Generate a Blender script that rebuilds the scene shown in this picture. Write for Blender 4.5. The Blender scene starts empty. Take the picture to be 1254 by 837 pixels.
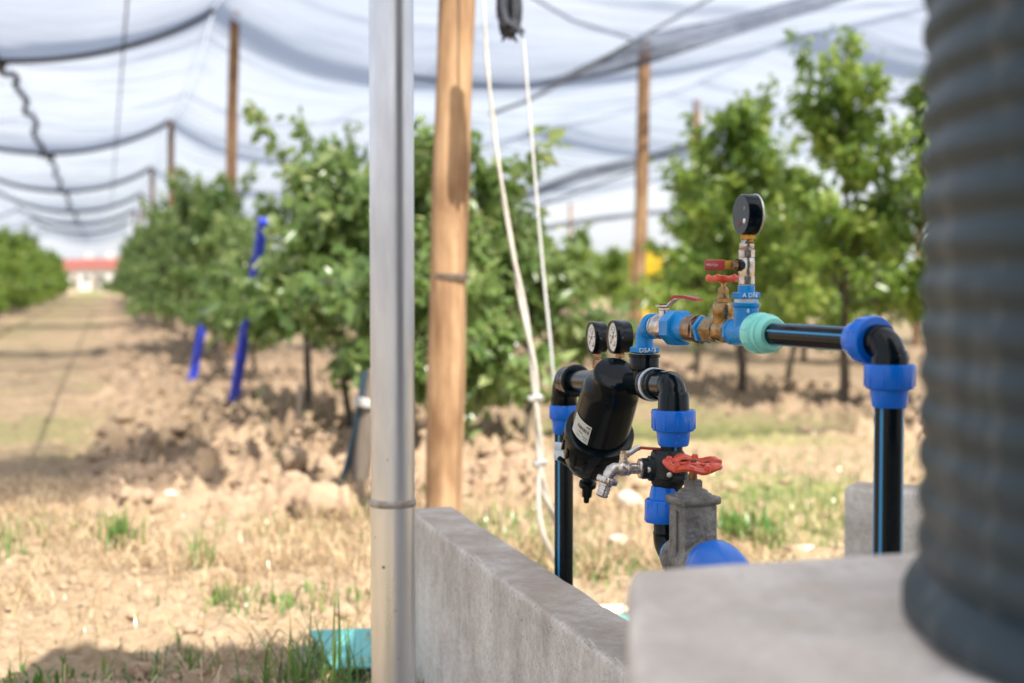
import bpy, bmesh, math, random
import numpy as np
from mathutils import Vector, Matrix
R = math.radians
random.seed(7); rng = np.random.default_rng(7)
sc = bpy.context.scene
C = sc.collection

# ------------------------------------------------------------------ camera
F = 1741.0; CX, CY = 627.0, 418.5; HZ = 345.0            # photograph: focal length in px, centre, horizon row
PITCH = math.atan((CY - HZ) / F); EYE = Vector((0, 0, 1.0))
cam = bpy.data.cameras.new('camera'); cam.lens = 36 * F / 1254; cam.sensor_width = 36
cam.clip_start = 0.05; cam.clip_end = 3000
cam.dof.use_dof = True; cam.dof.focus_distance = 2.30; cam.dof.aperture_fstop = 3.2
camo = bpy.data.objects.new('camera', cam); C.objects.link(camo)
camo.location = EYE; camo.rotation_euler = (math.pi / 2 - PITCH, 0, 0); sc.camera = camo

# ------------------------------------------------------------------ sky, sun, exposure
SUN_DIR = Vector((0.50, -0.866, 0)).normalized()           # towards the sun, on the ground
SUN_EL = R(55)
world = bpy.data.worlds.new('World'); sc.world = world; world.use_nodes = True
wn = world.node_tree; wn.nodes.clear()
wo = wn.nodes.new('ShaderNodeOutputWorld'); bg = wn.nodes.new('ShaderNodeBackground')
sky = wn.nodes.new('ShaderNodeTexSky'); sky.sky_type = 'NISHITA'; sky.sun_disc = False
sky.sun_elevation = SUN_EL; sky.sun_rotation = math.atan2(SUN_DIR.x, SUN_DIR.y)
sky.dust_density = 3.0; sky.air_density = 1.0
tcw = wn.nodes.new('ShaderNodeTexCoord'); nzw = wn.nodes.new('ShaderNodeTexNoise')
mpw = wn.nodes.new('ShaderNodeMapping'); mpw.inputs['Scale'].default_value = (1, 1, 2.5)
nzw.inputs['Scale'].default_value = 2.2; nzw.inputs['Detail'].default_value = 6; nzw.inputs['Roughness'].default_value = .55
rpw = wn.nodes.new('ShaderNodeValToRGB'); rpw.color_ramp.elements[0].position = .30; rpw.color_ramp.elements[1].position = .62
rpw.color_ramp.elements[0].color = (.45, .45, .45, 1); rpw.color_ramp.elements[1].color = (.95, .95, .95, 1)
mxw = wn.nodes.new('ShaderNodeMix'); mxw.data_type = 'RGBA'
mxw.inputs[7].default_value = (5.2, 5.35, 5.8, 1)           # thin bright cloud
wn.links.new(tcw.outputs['Generated'], mpw.inputs[0]); wn.links.new(mpw.outputs[0], nzw.inputs['Vector'])
wn.links.new(nzw.outputs[0], rpw.inputs[0]); wn.links.new(rpw.outputs[0], mxw.inputs[0])
wn.links.new(sky.outputs[0], mxw.inputs[6]); wn.links.new(mxw.outputs[2], bg.inputs[0])
bg.inputs[1].default_value = 0.105; wn.links.new(bg.outputs[0], wo.inputs[0])
sun = bpy.data.lights.new('sun', 'SUN'); sun.energy = 4.4; sun.angle = R(0.55); sun.color = (1, .94, .84)
suno = bpy.data.objects.new('sun', sun); C.objects.link(suno)
toward = Vector((SUN_DIR.x * math.cos(SUN_EL), SUN_DIR.y * math.cos(SUN_EL), math.sin(SUN_EL)))
suno.rotation_euler = toward.to_track_quat('Z', 'Y').to_euler(); suno.location = (6, -8, 10)
vs = sc.view_settings; vs.view_transform = 'Standard'; vs.look = 'None'; vs.gamma = 1; vs.use_curve_mapping = False
vs.exposure = 1.22
sc.cycles.use_denoising = True; sc.cycles.transparent_max_bounces = 16; sc.cycles.max_bounces = 8
sc.cycles.sample_clamp_indirect = 6

# ------------------------------------------------------------------ pixel -> place
def at(px, py, Y):
    """point on the ray through a photo pixel at world distance Y in front of the camera"""
    d = Vector(((px - CX) / F, 1.0, -(py - CY) / F))
    c, s = math.cos(PITCH), math.sin(PITCH)
    w = Vector((d.x, d.y * c + d.z * s, -d.y * s + d.z * c))
    return EYE + w * (Y / w.y)
def on_ground(px, py, z=0.0):
    p = at(px, py, 1.0) - EYE
    return EYE + p * ((z - 1.0) / p.z)
UX, UY = .9615, .2747                                       # rows run along v; u is across them
def uv(u, v, z=0.0): return Vector((UX * u - UY * v, UY * u + UX * v, z))
def to_uv(x, y): return UX * x + UY * y, -UY * x + UX * y
def at_v(px, py, v):
    a = at(px, py, 1.0) - EYE
    return EYE + a * (v / (-UY * a.x + UX * a.y))

# ------------------------------------------------------------------ noise
_tab = np.random.default_rng(3).random((256, 256)).astype(np.float32)
def vnoise(x, y):
    xi = np.floor(x).astype(np.int64); yi = np.floor(y).astype(np.int64)
    fx = x - xi; fy = y - yi
    fx = fx * fx * (3 - 2 * fx); fy = fy * fy * (3 - 2 * fy)
    g = lambda a, b: _tab[a & 255, b & 255]
    return (g(xi, yi) * (1 - fx) + g(xi + 1, yi) * fx) * (1 - fy) + (g(xi, yi + 1) * (1 - fx) + g(xi + 1, yi + 1) * fx) * fy
def fbm(x, y, o=4):
    s = 0; a = .5; t = 0
    for k in range(o):
        s = s + a * vnoise(x * 2 ** k + 17.3 * k, y * 2 ** k + 9.1 * k); t += a; a *= .5
    return s / t
def sstep(a, b, x):
    t = np.clip((x - a) / (b - a), 0, 1); return t * t * (3 - 2 * t)
def tilled_mask(x, y):
    u, v = to_uv(x, y)
    w = (fbm(x * 1.3, y * 1.3, 3) - .5) * .8
    a = sstep(-.25, .1, u + w * .35) * (1 - sstep(2.4, 3.0, u + w)) + sstep(4.6, 5.1, u + w) * (1 - sstep(6.2, 6.8, u + w)) \
        + sstep(8.6, 9.2, u + w) * (1 - sstep(10.4, 11, u + w)) + (1 - sstep(-2.7, -2.2, u + w))
    return np.clip(a, 0, 1) * sstep(5.9, 6.5, v + w * .8)
def ground_z(x, y):
    x = np.asarray(x, dtype=np.float64); y = np.asarray(y, dtype=np.float64)
    t = tilled_mask(x, y)
    near = 1 - sstep(20, 60, np.hypot(x, y))
    z = (fbm(x * .7, y * .7, 3) - .5) * .06
    z = z + (fbm(x * 5, y * 5, 3) - .5) * (.02 + .075 * t) * near
    c = fbm(x * 11 + 5, y * 11, 3)
    z = z + np.maximum(c - .50, 0) * (.12 + .34 * t) * near
    z = z + (.25 - np.abs(fbm(x * 17 + 3, y * 17 + 8, 3) - .5)) * (.045 + .075 * t) * near - (.008 + .015 * t) * near
    u, v = to_uv(x, y)
    for uc in (-.75, -2.15): z = z - .03 * np.exp(-((u - uc) / .16) ** 2) * sstep(7, 10, v)
    z = z - .035 * np.exp(-((u + .12) / .12) ** 2) * sstep(6, 7.5, v) * near      # rut along the tilled edge
    return z - .01
def gz(x, y): return float(ground_z(np.array([x]), np.array([y]))[0])

# ------------------------------------------------------------------ mesh builder
class MB:
    def __init__(s): s.v = []; s.f = []
    def add(s, vs_, fs_):
        n = len(s.v); s.v += [tuple(p) for p in vs_]; s.f += [tuple(i + n for i in f) for f in fs_]
    @staticmethod
    def basis(ax, up=None):
        ax = Vector(ax).normalized()
        up = Vector(up) if up is not None else (Vector((0, 0, 1)) if abs(ax.z) < .9 else Vector((0, 1, 0)))
        a = ax.cross(up).normalized(); b = a.cross(ax).normalized()
        return ax, a, b
    def lathe(s, o, ax, prof, seg=32, up=None, rot=0.0, mod=None, cap=(True, True)):
        ax, a, b = s.basis(ax, up); o = Vector(o); vs_ = []; fs_ = []
        for (t, r) in prof:
            for k in range(seg):
                th = 2 * math.pi * k / seg + rot
                q = r * (mod(th, t) if mod else 1)
                vs_.append(o + ax * t + a * (q * math.cos(th)) + b * (q * math.sin(th)))
        m = len(prof)
        for i in range(m - 1):
            for k in range(seg):
                k2 = (k + 1) % seg
                fs_.append((i * seg + k, i * seg + k2, (i + 1) * seg + k2, (i + 1) * seg + k))
        if cap[0]: fs_.append(tuple(reversed(range(seg))))
        if cap[1]: fs_.append(tuple((m - 1) * seg + k for k in range(seg)))
        s.add(vs_, fs_); return s
    def hexa(s, o, ax, t0, t1, r, up=None, n=6, rot=None, ch=.12):
        c = r * ch; rot = math.pi / n if rot is None else rot
        return s.lathe(o, ax, [(t0, r - c), (t0 + c * .6, r), (t1 - c * .6, r), (t1, r - c)], n, up, rot)
    def tube(s, pts, rad, seg=16, cap=True):
        pts = [Vector(p) for p in pts]; n = len(pts)
        rad = rad if hasattr(rad, '__len__') else [rad] * n
        t0 = (pts[1] - pts[0]).normalized(); _, a, b = s.basis(t0)
        vs_ = []; fs_ = []
        for i in range(n):
            t = (pts[min(i + 1, n - 1)] - pts[max(i - 1, 0)]).normalized()
            a = (a - t * a.dot(t)).normalized(); b = t.cross(a) * -1
            for k in range(seg):
                th = 2 * math.pi * k / seg
                vs_.append(pts[i] + a * (rad[i] * math.cos(th)) + b * (rad[i] * math.sin(th)))
        for i in range(n - 1):
            for k in range(seg):
                k2 = (k + 1) % seg
                fs_.append((i * seg + k, (i + 1) * seg + k, (i + 1) * seg + k2, i * seg + k2))
        if cap: fs_ += [tuple(range(seg)), tuple(reversed([(n - 1) * seg + k for k in range(seg)]))]
        s.add(vs_, fs_); return s
    def box(s, c, size, ax=(1, 0, 0), up=(0, 0, 1), ch=0.0):
        x = Vector(ax).normalized(); z = Vector(up); z = (z - x * z.dot(x)).normalized(); y = z.cross(x)
        c = Vector(c); h = [k / 2 for k in size]; n = 1
        if ch <= 0:
            vs_ = [c + x * (sx * h[0]) + y * (sy * h[1]) + z * (sz * h[2]) for sx in (-1, 1) for sy in (-1, 1) for sz in (-1, 1)]
            s.add(vs_, [(0, 1, 3, 2), (4, 6, 7, 5), (0, 4, 5, 1), (2, 3, 7, 6), (0, 2, 6, 4), (1, 5, 7, 3)]); return s
        bm = bmesh.new(); bmesh.ops.create_cube(bm, size=1)
        for v in bm.verts: v.co = Vector((v.co.x * size[0], v.co.y * size[1], v.co.z * size[2]))
        bmesh.ops.bevel(bm, geom=bm.edges[:], offset=ch, segments=2, affect='EDGES', profile=.5)
        bm.verts.index_update()
        s.add([c + x * v.co.x + y * v.co.y + z * v.co.z for v in bm.verts], [[v.index for v in f.verts] for f in bm.faces]); bm.free(); return s
    def build(s, name, m, parent=None, smooth=40, loc=None):
        me = bpy.data.meshes.new(name); me.from_pydata([tuple(p) for p in s.v], [], s.f)
        bm = bmesh.new(); bm.from_mesh(me); bmesh.ops.recalc_face_normals(bm, faces=bm.faces[:]); bm.to_mesh(me); bm.free()
        return link(name, me, m, parent, smooth)
def link(name, me, m, parent=None, smooth=40):
    me.materials.append(m)
    if smooth:
        me.polygons.foreach_set('use_smooth', [True] * len(me.polygons)); me.set_sharp_from_angle(angle=R(smooth))
    o = bpy.data.objects.new(name, me); C.objects.link(o)
    if parent is not None:
        o.parent = parent; rt = parent
        M = Matrix()
        while rt is not None: M = Matrix.Translation(rt.location) @ M if rt.type == 'EMPTY' else M; rt = rt.parent
        me.transform(M.inverted())
    return o
def thing(name, label, cat, loc=(0, 0, 0), group=None):
    o = bpy.data.objects.new(name, None); C.objects.link(o); o.location = loc; o.empty_display_size = .1
    return tag(o, label, cat, group)
def tag(o, label=None, cat=None, group=None, kind=None):
    if label: o['label'] = label
    if cat: o['category'] = cat
    if group: o['group'] = group
    if kind: o['kind'] = kind
    return o
def raw(name, V, Fc, m, parent=None, smooth=0, attrs=None):
    """fast mesh from numpy arrays; faces all of one size"""
    me = bpy.data.meshes.new(name); V = np.asarray(V, dtype=np.float32); Fc = np.asarray(Fc, dtype=np.int32); k = Fc.shape[1]
    me.vertices.add(len(V)); me.vertices.foreach_set('co', V.ravel())
    me.loops.add(Fc.size); me.loops.foreach_set('vertex_index', Fc.ravel())
    me.polygons.add(len(Fc)); me.polygons.foreach_set('loop_start', np.arange(0, Fc.size, k, dtype=np.int32))
    me.update(calc_edges=True)
    for an, arr in (attrs or {}).items():
        a = me.attributes.new(an, 'FLOAT', 'POINT'); a.data.foreach_set('value', np.asarray(arr, dtype=np.float32))
    me.validate()
    if m is None: return me
    return link(name, me, m, parent, smooth)
def text_mesh(name, s, size, origin, xdir, ydir, m, parent, extrude=.0002):
    cu = bpy.data.curves.new(name, 'FONT'); cu.body = s; cu.size = size; cu.align_x = 'CENTER'; cu.align_y = 'CENTER'; cu.extrude = extrude; cu.resolution_u = 2
    t = bpy.data.objects.new(name + '_tmp', cu); C.objects.link(t)
    me = bpy.data.meshes.new_from_object(t.evaluated_get(bpy.context.evaluated_depsgraph_get()))
    bpy.data.objects.remove(t); bpy.data.curves.remove(cu)
    x = Vector(xdir).normalized(); y = Vector(ydir); y = (y - x * y.dot(x)).normalized(); z = x.cross(y)
    M = Matrix((x, y, z)).transposed().to_4x4(); M.translation = origin; me.transform(M); me.name = name
    me.materials.clear()
    return link(name, me, m, parent, 0)

# ------------------------------------------------------------------ materials
MATS = {}
def mat(name, col, rough=.5, metal=0.0, var=.0, vscale=20, col2=None, bump=0.0, bscale=60, spec=.5, stretch=(1, 1, 1), rvar=0.0, coat=0.0, chips=None):
    m = bpy.data.materials.new(name); m.use_nodes = True; nt = m.node_tree; b = nt.nodes['Principled BSDF']
    b.inputs['Roughness'].default_value = rough; b.inputs['Metallic'].default_value = metal
    b.inputs['Base Color'].default_value = (*col, 1); b.inputs['Specular IOR Level'].default_value = spec
    b.inputs['Coat Weight'].default_value = coat
    if var or col2 or bump or rvar:
        tc = nt.nodes.new('ShaderNodeTexCoord'); mp = nt.nodes.new('ShaderNodeMapping'); mp.inputs['Scale'].default_value = stretch
        nt.links.new(tc.outputs['Object'], mp.inputs[0])
        nz = nt.nodes.new('ShaderNodeTexNoise'); nz.inputs['Scale'].default_value = vscale; nz.inputs['Detail'].default_value = 6; nz.inputs['Roughness'].default_value = .6
        nt.links.new(mp.outputs[0], nz.inputs['Vector'])
        rp = nt.nodes.new('ShaderNodeValToRGB'); rp.color_ramp.elements[0].position = .38; rp.color_ramp.elements[1].position = .68
        c2 = col2 or tuple(c * (1 - var) for c in col)
        rp.color_ramp.elements[0].color = (*col, 1); rp.color_ramp.elements[1].color = (*c2, 1)
        nt.links.new(nz.outputs[0], rp.inputs[0]); nt.links.new(rp.outputs[0], b.inputs['Base Color'])
        if chips:
            cc, th, cs, amt = chips
            n3 = nt.nodes.new('ShaderNodeTexNoise'); n3.inputs['Scale'].default_value = cs; n3.inputs['Detail'].default_value = 7; n3.inputs['Roughness'].default_value = .7
            nt.links.new(mp.outputs[0], n3.inputs['Vector'])
            r3 = nt.nodes.new('ShaderNodeValToRGB'); r3.color_ramp.elements[0].position = th; r3.color_ramp.elements[1].position = th + .05
            r3.color_ramp.elements[0].color = (0, 0, 0, 1); r3.color_ramp.elements[1].color = (amt, amt, amt, 1); nt.links.new(n3.outputs[0], r3.inputs[0])
            mx3 = nt.nodes.new('ShaderNodeMix'); mx3.data_type = 'RGBA'; nt.links.new(r3.outputs[0], mx3.inputs[0]); nt.links.new(rp.outputs[0], mx3.inputs[6]); mx3.inputs[7].default_value = (*cc, 1)
            nt.links.new(mx3.outputs[2], b.inputs['Base Color'])
        if rvar:
            mr = nt.nodes.new('ShaderNodeMapRange'); mr.inputs['To Min'].default_value = rough - rvar; mr.inputs['To Max'].default_value = rough + rvar
            mr.inputs['From Min'].default_value = .3; mr.inputs['From Max'].default_value = .7
            nt.links.new(nz.outputs[0], mr.inputs[0]); nt.links.new(mr.outputs[0], b.inputs['Roughness'])
        if bump:
            n2 = nt.nodes.new('ShaderNodeTexNoise'); n2.inputs['Scale'].default_value = bscale; n2.inputs['Detail'].default_value = 5
            nt.links.new(mp.outputs[0], n2.inputs['Vector'])
            bp = nt.nodes.new('ShaderNodeBump'); bp.inputs['Strength'].default_value = bump; bp.inputs['Distance'].default_value = .01
            nt.links.new(n2.outputs[0], bp.inputs['Height']); nt.links.new(bp.outputs[0], b.inputs['Normal'])
    MATS[name] = m; return m
M_blackp = mat('black_plastic', (.0012, .0042, .0070), .15, col2=(.003, .007, .010), vscale=35, rvar=.05, spec=.20, chips=((.06, .06, .055), .68, 30, .3))
M_pipe = mat('black_pipe', (.0012, .0042, .0068), .15, col2=(.003, .007, .010), vscale=25, stretch=(1, 1, .3), rvar=.05, spec=.22, chips=((.07, .07, .065), .69, 26, .3))
M_stripe = mat('blue_stripe', (.02, .24, .50), .35)
M_rubber = mat('dirty_black_rubber', (.003, .008, .011), .42, col2=(.020, .024, .026), vscale=30, bump=.12, bscale=140, spec=.25)
M_nut = mat('blue_nut_plastic', (.002, .125, .60), .22, col2=(.004, .150, .68), vscale=14, rvar=.05, spec=.34, bump=.05, bscale=60, chips=((.34, .38, .44), .62, 32, .40))
M_bluep = mat('blue_paint', (.002, .180, .50), .26, col2=(.004, .245, .60), vscale=22, bump=.14, bscale=70, rvar=.08, spec=.32, chips=((.50, .56, .60), .645, 55, .75))
M_bluepipe = mat('blue_painted_elbow', (.008, .105, .50), .30, col2=(.012, .14, .56), vscale=9, bump=.10, bscale=60, chips=((.02, .03, .05), .63, 38, .8))
M_redchip = mat('red_paint_chip', (.55, .10, .06), .6)
M_teal = mat('teal_plastic', (.19, .62, .56), .24, col2=(.24, .66, .60), vscale=12, rvar=.05)
M_brass = mat('aged_brass', (.40, .265, .125), .28, .95, col2=(.20, .12, .055), vscale=45, bump=.10, bscale=120, rvar=.10)
M_bronze = mat('brown_brass', (.32, .215, .135), .30, .92, col2=(.15, .085, .05), vscale=50, bump=.08, rvar=.1)
M_yellowbrass = mat('bright_brass', (.52, .28, .05), .4, .7, col2=(.35, .17, .03), vscale=50)
M_nickel = mat('worn_nickel', (.60, .56, .52), .26, .95, col2=(.34, .29, .25), vscale=60, bump=.12, bscale=120, rvar=.08, chips=((.68, .66, .62), .62, 70, .7))
M_zinc = mat('white_zinc', (.58, .58, .56), .38, .75, col2=(.40, .39, .37), vscale=50, rvar=.1)
M_iron = mat('grey_cast_iron', (.20, .20, .19), .58, .25, col2=(.095, .090, .085), vscale=28, bump=.45, bscale=110, rvar=.12, chips=((.30, .29, .27), .60, 45, .6))
M_red = mat('red_paint', (.62, .075, .024), .28, col2=(.50, .050, .02), vscale=60, bump=.06, rvar=.08, chips=((.16, .07, .05), .64, 60, .8))
M_dred = mat('faded_red_plastic', (.36, .035, .035), .42, col2=(.30, .03, .03), vscale=30)
M_tape = mat('thread_tape', (.62, .66, .68), .7, col2=(.30, .42, .52), vscale=70)
M_white = mat('white_print', (.78, .80, .80), .6)
M_dial = mat('dial_white', (.66, .70, .70), .5)
M_ink = mat('dark_ink', (.03, .035, .04), .6)
M_green_ink = mat('green_ink', (.10, .36, .32), .6)
M_redink = mat('red_ink', (.42, .09, .04), .6)
M_label = mat('paper_sticker', (.62, .63, .62), .55, col2=(.50, .51, .50), vscale=40)
def clear_glass():
    m = bpy.data.materials.new('gauge_glass'); m.use_nodes = True; nt = m.node_tree; nt.nodes.clear()
    o = nt.nodes.new('ShaderNodeOutputMaterial'); t = nt.nodes.new('ShaderNodeBsdfTransparent'); g_ = nt.nodes.new('ShaderNodeBsdfGlossy'); g_.inputs['Roughness'].default_value = .06
    x = nt.nodes.new('ShaderNodeMixShader'); x.inputs[0].default_value = .07
    nt.links.new(t.outputs[0], x.inputs[1]); nt.links.new(g_.outputs[0], x.inputs[2]); nt.links.new(x.outputs[0], o.inputs[0]); return m
M_glass = clear_glass()
M_conc = mat('concrete', (.40, .375, .345), .88, col2=(.30, .275, .25), vscale=5, bump=.35, bscale=90)
def concrete_mat(name, a, b, dirt, dirt_amt):
    m = bpy.data.materials.new(name); m.use_nodes = True; nt = m.node_tree; N = nt.nodes.new; L = nt.links.new; bs = nt.nodes['Principled BSDF']
    tc = N('ShaderNodeTexCoord')
    def nz(sc_, det=6, ro=.6):
        n = N('ShaderNodeTexNoise'); n.inputs['Scale'].default_value = sc_; n.inputs['Detail'].default_value = det; n.inputs['Roughness'].default_value = ro; L(tc.outputs['Object'], n.inputs['Vector']); return n
    def ramp(src, p0, c0, p1, c1):
        r_ = N('ShaderNodeValToRGB'); r_.color_ramp.elements[0].position = p0; r_.color_ramp.elements[0].color = (*c0, 1); r_.color_ramp.elements[1].position = p1; r_.color_ramp.elements[1].color = (*c1, 1); L(src, r_.inputs[0]); return r_
    big = ramp(nz(6.5, 6, .65).outputs[0], .38, b, .60, a); fine = ramp(nz(70, 4, .7).outputs[0], .36, (.78, .76, .74), .58, (1, 1, 1))
    mu = N('ShaderNodeMix'); mu.data_type = 'RGBA'; mu.blend_type = 'MULTIPLY'; mu.inputs[0].default_value = .8; L(big.outputs[0], mu.inputs[6]); L(fine.outputs[0], mu.inputs[7])
    # soil and lichen settled on the upward faces
    ge = N('ShaderNodeNewGeometry'); sx = N('ShaderNodeSeparateXYZ'); L(ge.outputs['True Normal'], sx.inputs[0])
    mr = N('ShaderNodeMapRange'); mr.inputs['From Min'].default_value = .55; mr.inputs['From Max'].default_value = .95; L(sx.outputs[2], mr.inputs[0])
    dn = ramp(nz(9, 6, .65).outputs[0], .30, (.35, .35, .35), .60, (1, 1, 1)); m1 = N('ShaderNodeMath'); m1.operation = 'MULTIPLY'; L(mr.outputs[0], m1.inputs[0]); L(dn.outputs[0], m1.inputs[1])
    m2 = N('ShaderNodeMath'); m2.operation = 'MULTIPLY'; L(m1.outputs[0], m2.inputs[0]); m2.inputs[1].default_value = dirt_amt
    pr_ = ramp(nz(190, 3, .5).outputs[0], .64, (1, 1, 1), .70, (.35, .33, .31)); st = N('ShaderNodeMapping'); st.inputs['Scale'].default_value = (1, 1, .12); L(tc.outputs['Object'], st.inputs[0])
    sn = nz(14, 5, .6); L(st.outputs[0], sn.inputs['Vector']); sr = ramp(sn.outputs[0], .40, (.70, .66, .61), .58, (1, 1, 1))      # air holes and run-off streaks
    mp1 = N('ShaderNodeMix'); mp1.data_type = 'RGBA'; mp1.blend_type = 'MULTIPLY'; mp1.inputs[0].default_value = .9; L(mu.outputs[2], mp1.inputs[6]); L(pr_.outputs[0], mp1.inputs[7])
    mp2 = N('ShaderNodeMix'); mp2.data_type = 'RGBA'; mp2.blend_type = 'MULTIPLY'; mp2.inputs[0].default_value = .4; L(mp1.outputs[2], mp2.inputs[6]); L(sr.outputs[0], mp2.inputs[7])
    mx = N('ShaderNodeMix'); mx.data_type = 'RGBA'; L(m2.outputs[0], mx.inputs[0]); L(mp2.outputs[2], mx.inputs[6]); mx.inputs[7].default_value = (*dirt, 1); L(mx.outputs[2], bs.inputs['Base Color'])
    bs.inputs['Roughness'].default_value = .9; bs.inputs['Specular IOR Level'].default_value = .25
    bp = N('ShaderNodeBump'); bp.inputs['Strength'].default_value = .45; bp.inputs['Distance'].default_value = .01; L(nz(85, 6, .7).outputs[0], bp.inputs['Height']); L(bp.outputs[0], bs.inputs['Normal'])
    return m
M_wallc = concrete_mat('wall_concrete', (.70, .675, .64), (.52, .49, .46), (.30, .24, .19), .80)
M_slabc = concrete_mat('slab_concrete', (.82, .785, .74), (.56, .52, .48), (.62, .51, .43), .45)
M_galv = mat('galvanised_steel', (.66, .68, .72), .36, 1.0, col2=(.40, .42, .46), vscale=9, bump=.05, bscale=25, stretch=(1, 1, .25), rvar=.10)
M_galvseam = mat('zinc_weld_seam', (.40, .39, .38), .55, .6, col2=(.26, .20, .15), vscale=60)
M_rust = mat('rust', (.16, .07, .035), .8, col2=(.10, .05, .03), vscale=80)
M_tank = mat('dark_corrugated_plastic', (.005, .019, .028), .46, col2=(.010, .026, .036), vscale=5, bump=.06, bscale=40, rvar=.10, spec=.35, stretch=(1, 1, .10), chips=((.10, .11, .11), .57, 22, .45))
M_rope = mat('cream_rope', (.46, .43, .38), .85, col2=(.36, .33, .28), vscale=60, bump=.2, bscale=200)
M_cord = mat('white_cord', (.42, .42, .41), .8)
M_tuft = mat('dark_net_bundle', (.018, .022, .032), .8, col2=(.05, .055, .07), vscale=60)
M_bark = mat('bark', (.075, .060, .045), .9, col2=(.14, .115, .09), vscale=25, bump=.5, bscale=60, stretch=(1, 1, .25))
M_greywood = mat('weathered_grey_wood', (.20, .165, .135), .85, col2=(.12, .095, .075), vscale=18, bump=.3, stretch=(1, 1, .12))
M_bluestake = mat('blue_stake_paint', (.025, .055, .60), .45, col2=(.02, .04, .45), vscale=10)
M_lid = mat('teal_painted_steel', (.08, .38, .38), .5, col2=(.16, .45, .43), vscale=6, bump=.1, bscale=50, rvar=.1)
M_lidedge = mat('dark_steel_edge', (.035, .035, .038), .6)
M_soil = mat('clod_soil', (.37, .27, .18), .95, col2=(.27, .185, .12), vscale=9, bump=.7, bscale=35)
M_stone = mat('pale_stone', (.60, .52, .43), .85, col2=(.48, .40, .32), vscale=9, bump=.25, bscale=40)
M_plaster = mat('white_plaster', (.60, .58, .56), .85); M_roof = mat('red_roof_tiles', (.20, .060, .05), .85, col2=(.22, .06, .04), vscale=3)
M_pane = mat('dark_window_glass', (.03, .04, .05), .1); M_pink = mat('pink_plaster', (.50, .30, .25), .85)
M_yellow = mat('yellow_plastic', (.75, .52, .02), .5, col2=(.70, .46, .02), vscale=4)
M_cable = mat('dark_cable', (.03, .033, .04), .6)
M_cableblue = mat('dark_blue_hose', (.02, .05, .075), .45)

def wood_mat():
    m = bpy.data.materials.new('pine_pole_wood'); m.use_nodes = True; nt = m.node_tree; b = nt.nodes['Principled BSDF']
    tc = nt.nodes.new('ShaderNodeTexCoord'); mp = nt.nodes.new('ShaderNodeMapping'); mp.inputs['Scale'].default_value = (1, 1, .10)
    nt.links.new(tc.outputs['Object'], mp.inputs[0])
    n1 = nt.nodes.new('ShaderNodeTexNoise'); n1.inputs['Scale'].default_value = 40; n1.inputs['Detail'].default_value = 8; n1.inputs['Roughness'].default_value = .65
    mp2 = nt.nodes.new('ShaderNodeMapping'); mp2.inputs['Scale'].default_value = (1, 1, .35); nt.links.new(tc.outputs['Object'], mp2.inputs[0])
    n2 = nt.nodes.new('ShaderNodeTexNoise'); n2.inputs['Scale'].default_value = 9; n2.inputs['Detail'].default_value = 4
    nt.links.new(mp.outputs[0], n1.inputs['Vector']); nt.links.new(mp2.outputs[0], n2.inputs['Vector'])
    r1 = nt.nodes.new('ShaderNodeValToRGB'); r1.color_ramp.elements[0].position = .3; r1.color_ramp.elements[1].position = .7
    r1.color_ramp.elements[0].color = (.29, .165, .075, 1); r1.color_ramp.elements[1].color = (.48, .315, .180, 1)
    r2 = nt.nodes.new('ShaderNodeValToRGB'); r2.color_ramp.elements[0].position = .34; r2.color_ramp.elements[1].position = .6
    r2.color_ramp.elements[0].color = (.50, .42, .36, 1); r2.color_ramp.elements[1].color = (1, 1, 1, 1)
    mx = nt.nodes.new('ShaderNodeMix'); mx.data_type = 'RGBA'; mx.blend_type = 'MULTIPLY'; mx.inputs[0].default_value = 1
    nt.links.new(n1.outputs[0], r1.inputs[0]); nt.links.new(n2.outputs[0], r2.inputs[0])
    nt.links.new(r1.outputs[0], mx.inputs[6]); nt.links.new(r2.outputs[0], mx.inputs[7]); nt.links.new(mx.outputs[2], b.inputs['Base Color'])
    bp = nt.nodes.new('ShaderNodeBump'); bp.inputs['Strength'].default_value = .4; bp.inputs['Distance'].default_value = .01
    nt.links.new(n1.outputs[0], bp.inputs['Height']); nt.links.new(bp.outputs[0], b.inputs['Normal']); b.inputs['Roughness'].default_value = .75
    return m
M_wood = wood_mat()
def leaf_mat(name, ca, cb, cc, trans=.35):
    m = bpy.data.materials.new(name); m.use_nodes = True; nt = m.node_tree; b = nt.nodes['Principled BSDF']; out = nt.nodes['Material Output']
    at_ = nt.nodes.new('ShaderNodeAttribute'); at_.attribute_name = 'rnd'
    rp = nt.nodes.new('ShaderNodeValToRGB'); e = rp.color_ramp.elements
    e[0].position = 0; e[0].color = (*ca, 1); e[1].position = 1; e[1].color = (*cc, 1); k = e.new(.55); k.color = (*cb, 1)
    nt.links.new(at_.outputs['Fac'], rp.inputs[0]); nt.links.new(rp.outputs[0], b.inputs['Base Color'])
    b.inputs['Roughness'].default_value = .26; b.inputs['Specular IOR Level'].default_value = .5
    tr = nt.nodes.new('ShaderNodeBsdfTranslucent'); hs = nt.nodes.new('ShaderNodeHueSaturation'); hs.inputs['Value'].default_value = 1.8; hs.inputs['Hue'].default_value = .475
    nt.links.new(rp.outputs[0], hs.inputs['Color']); nt.links.new(hs.outputs[0], tr.inputs[0])
    ms = nt.nodes.new('ShaderNodeMixShader'); ms.inputs[0].default_value = trans
    nt.links.new(b.outputs[0], ms.inputs[1]); nt.links.new(tr.outputs[0], ms.inputs[2]); nt.links.new(ms.outputs[0], out.inputs[0])
    return m
M_leaf = leaf_mat('pear_leaves', (.065, .125, .034), (.17, .265, .085), (.44, .50, .25), .48)
M_leafb = leaf_mat('bright_leaves', (.065, .135, .026), (.19, .30, .055), (.40, .48, .13), .48)
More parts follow.
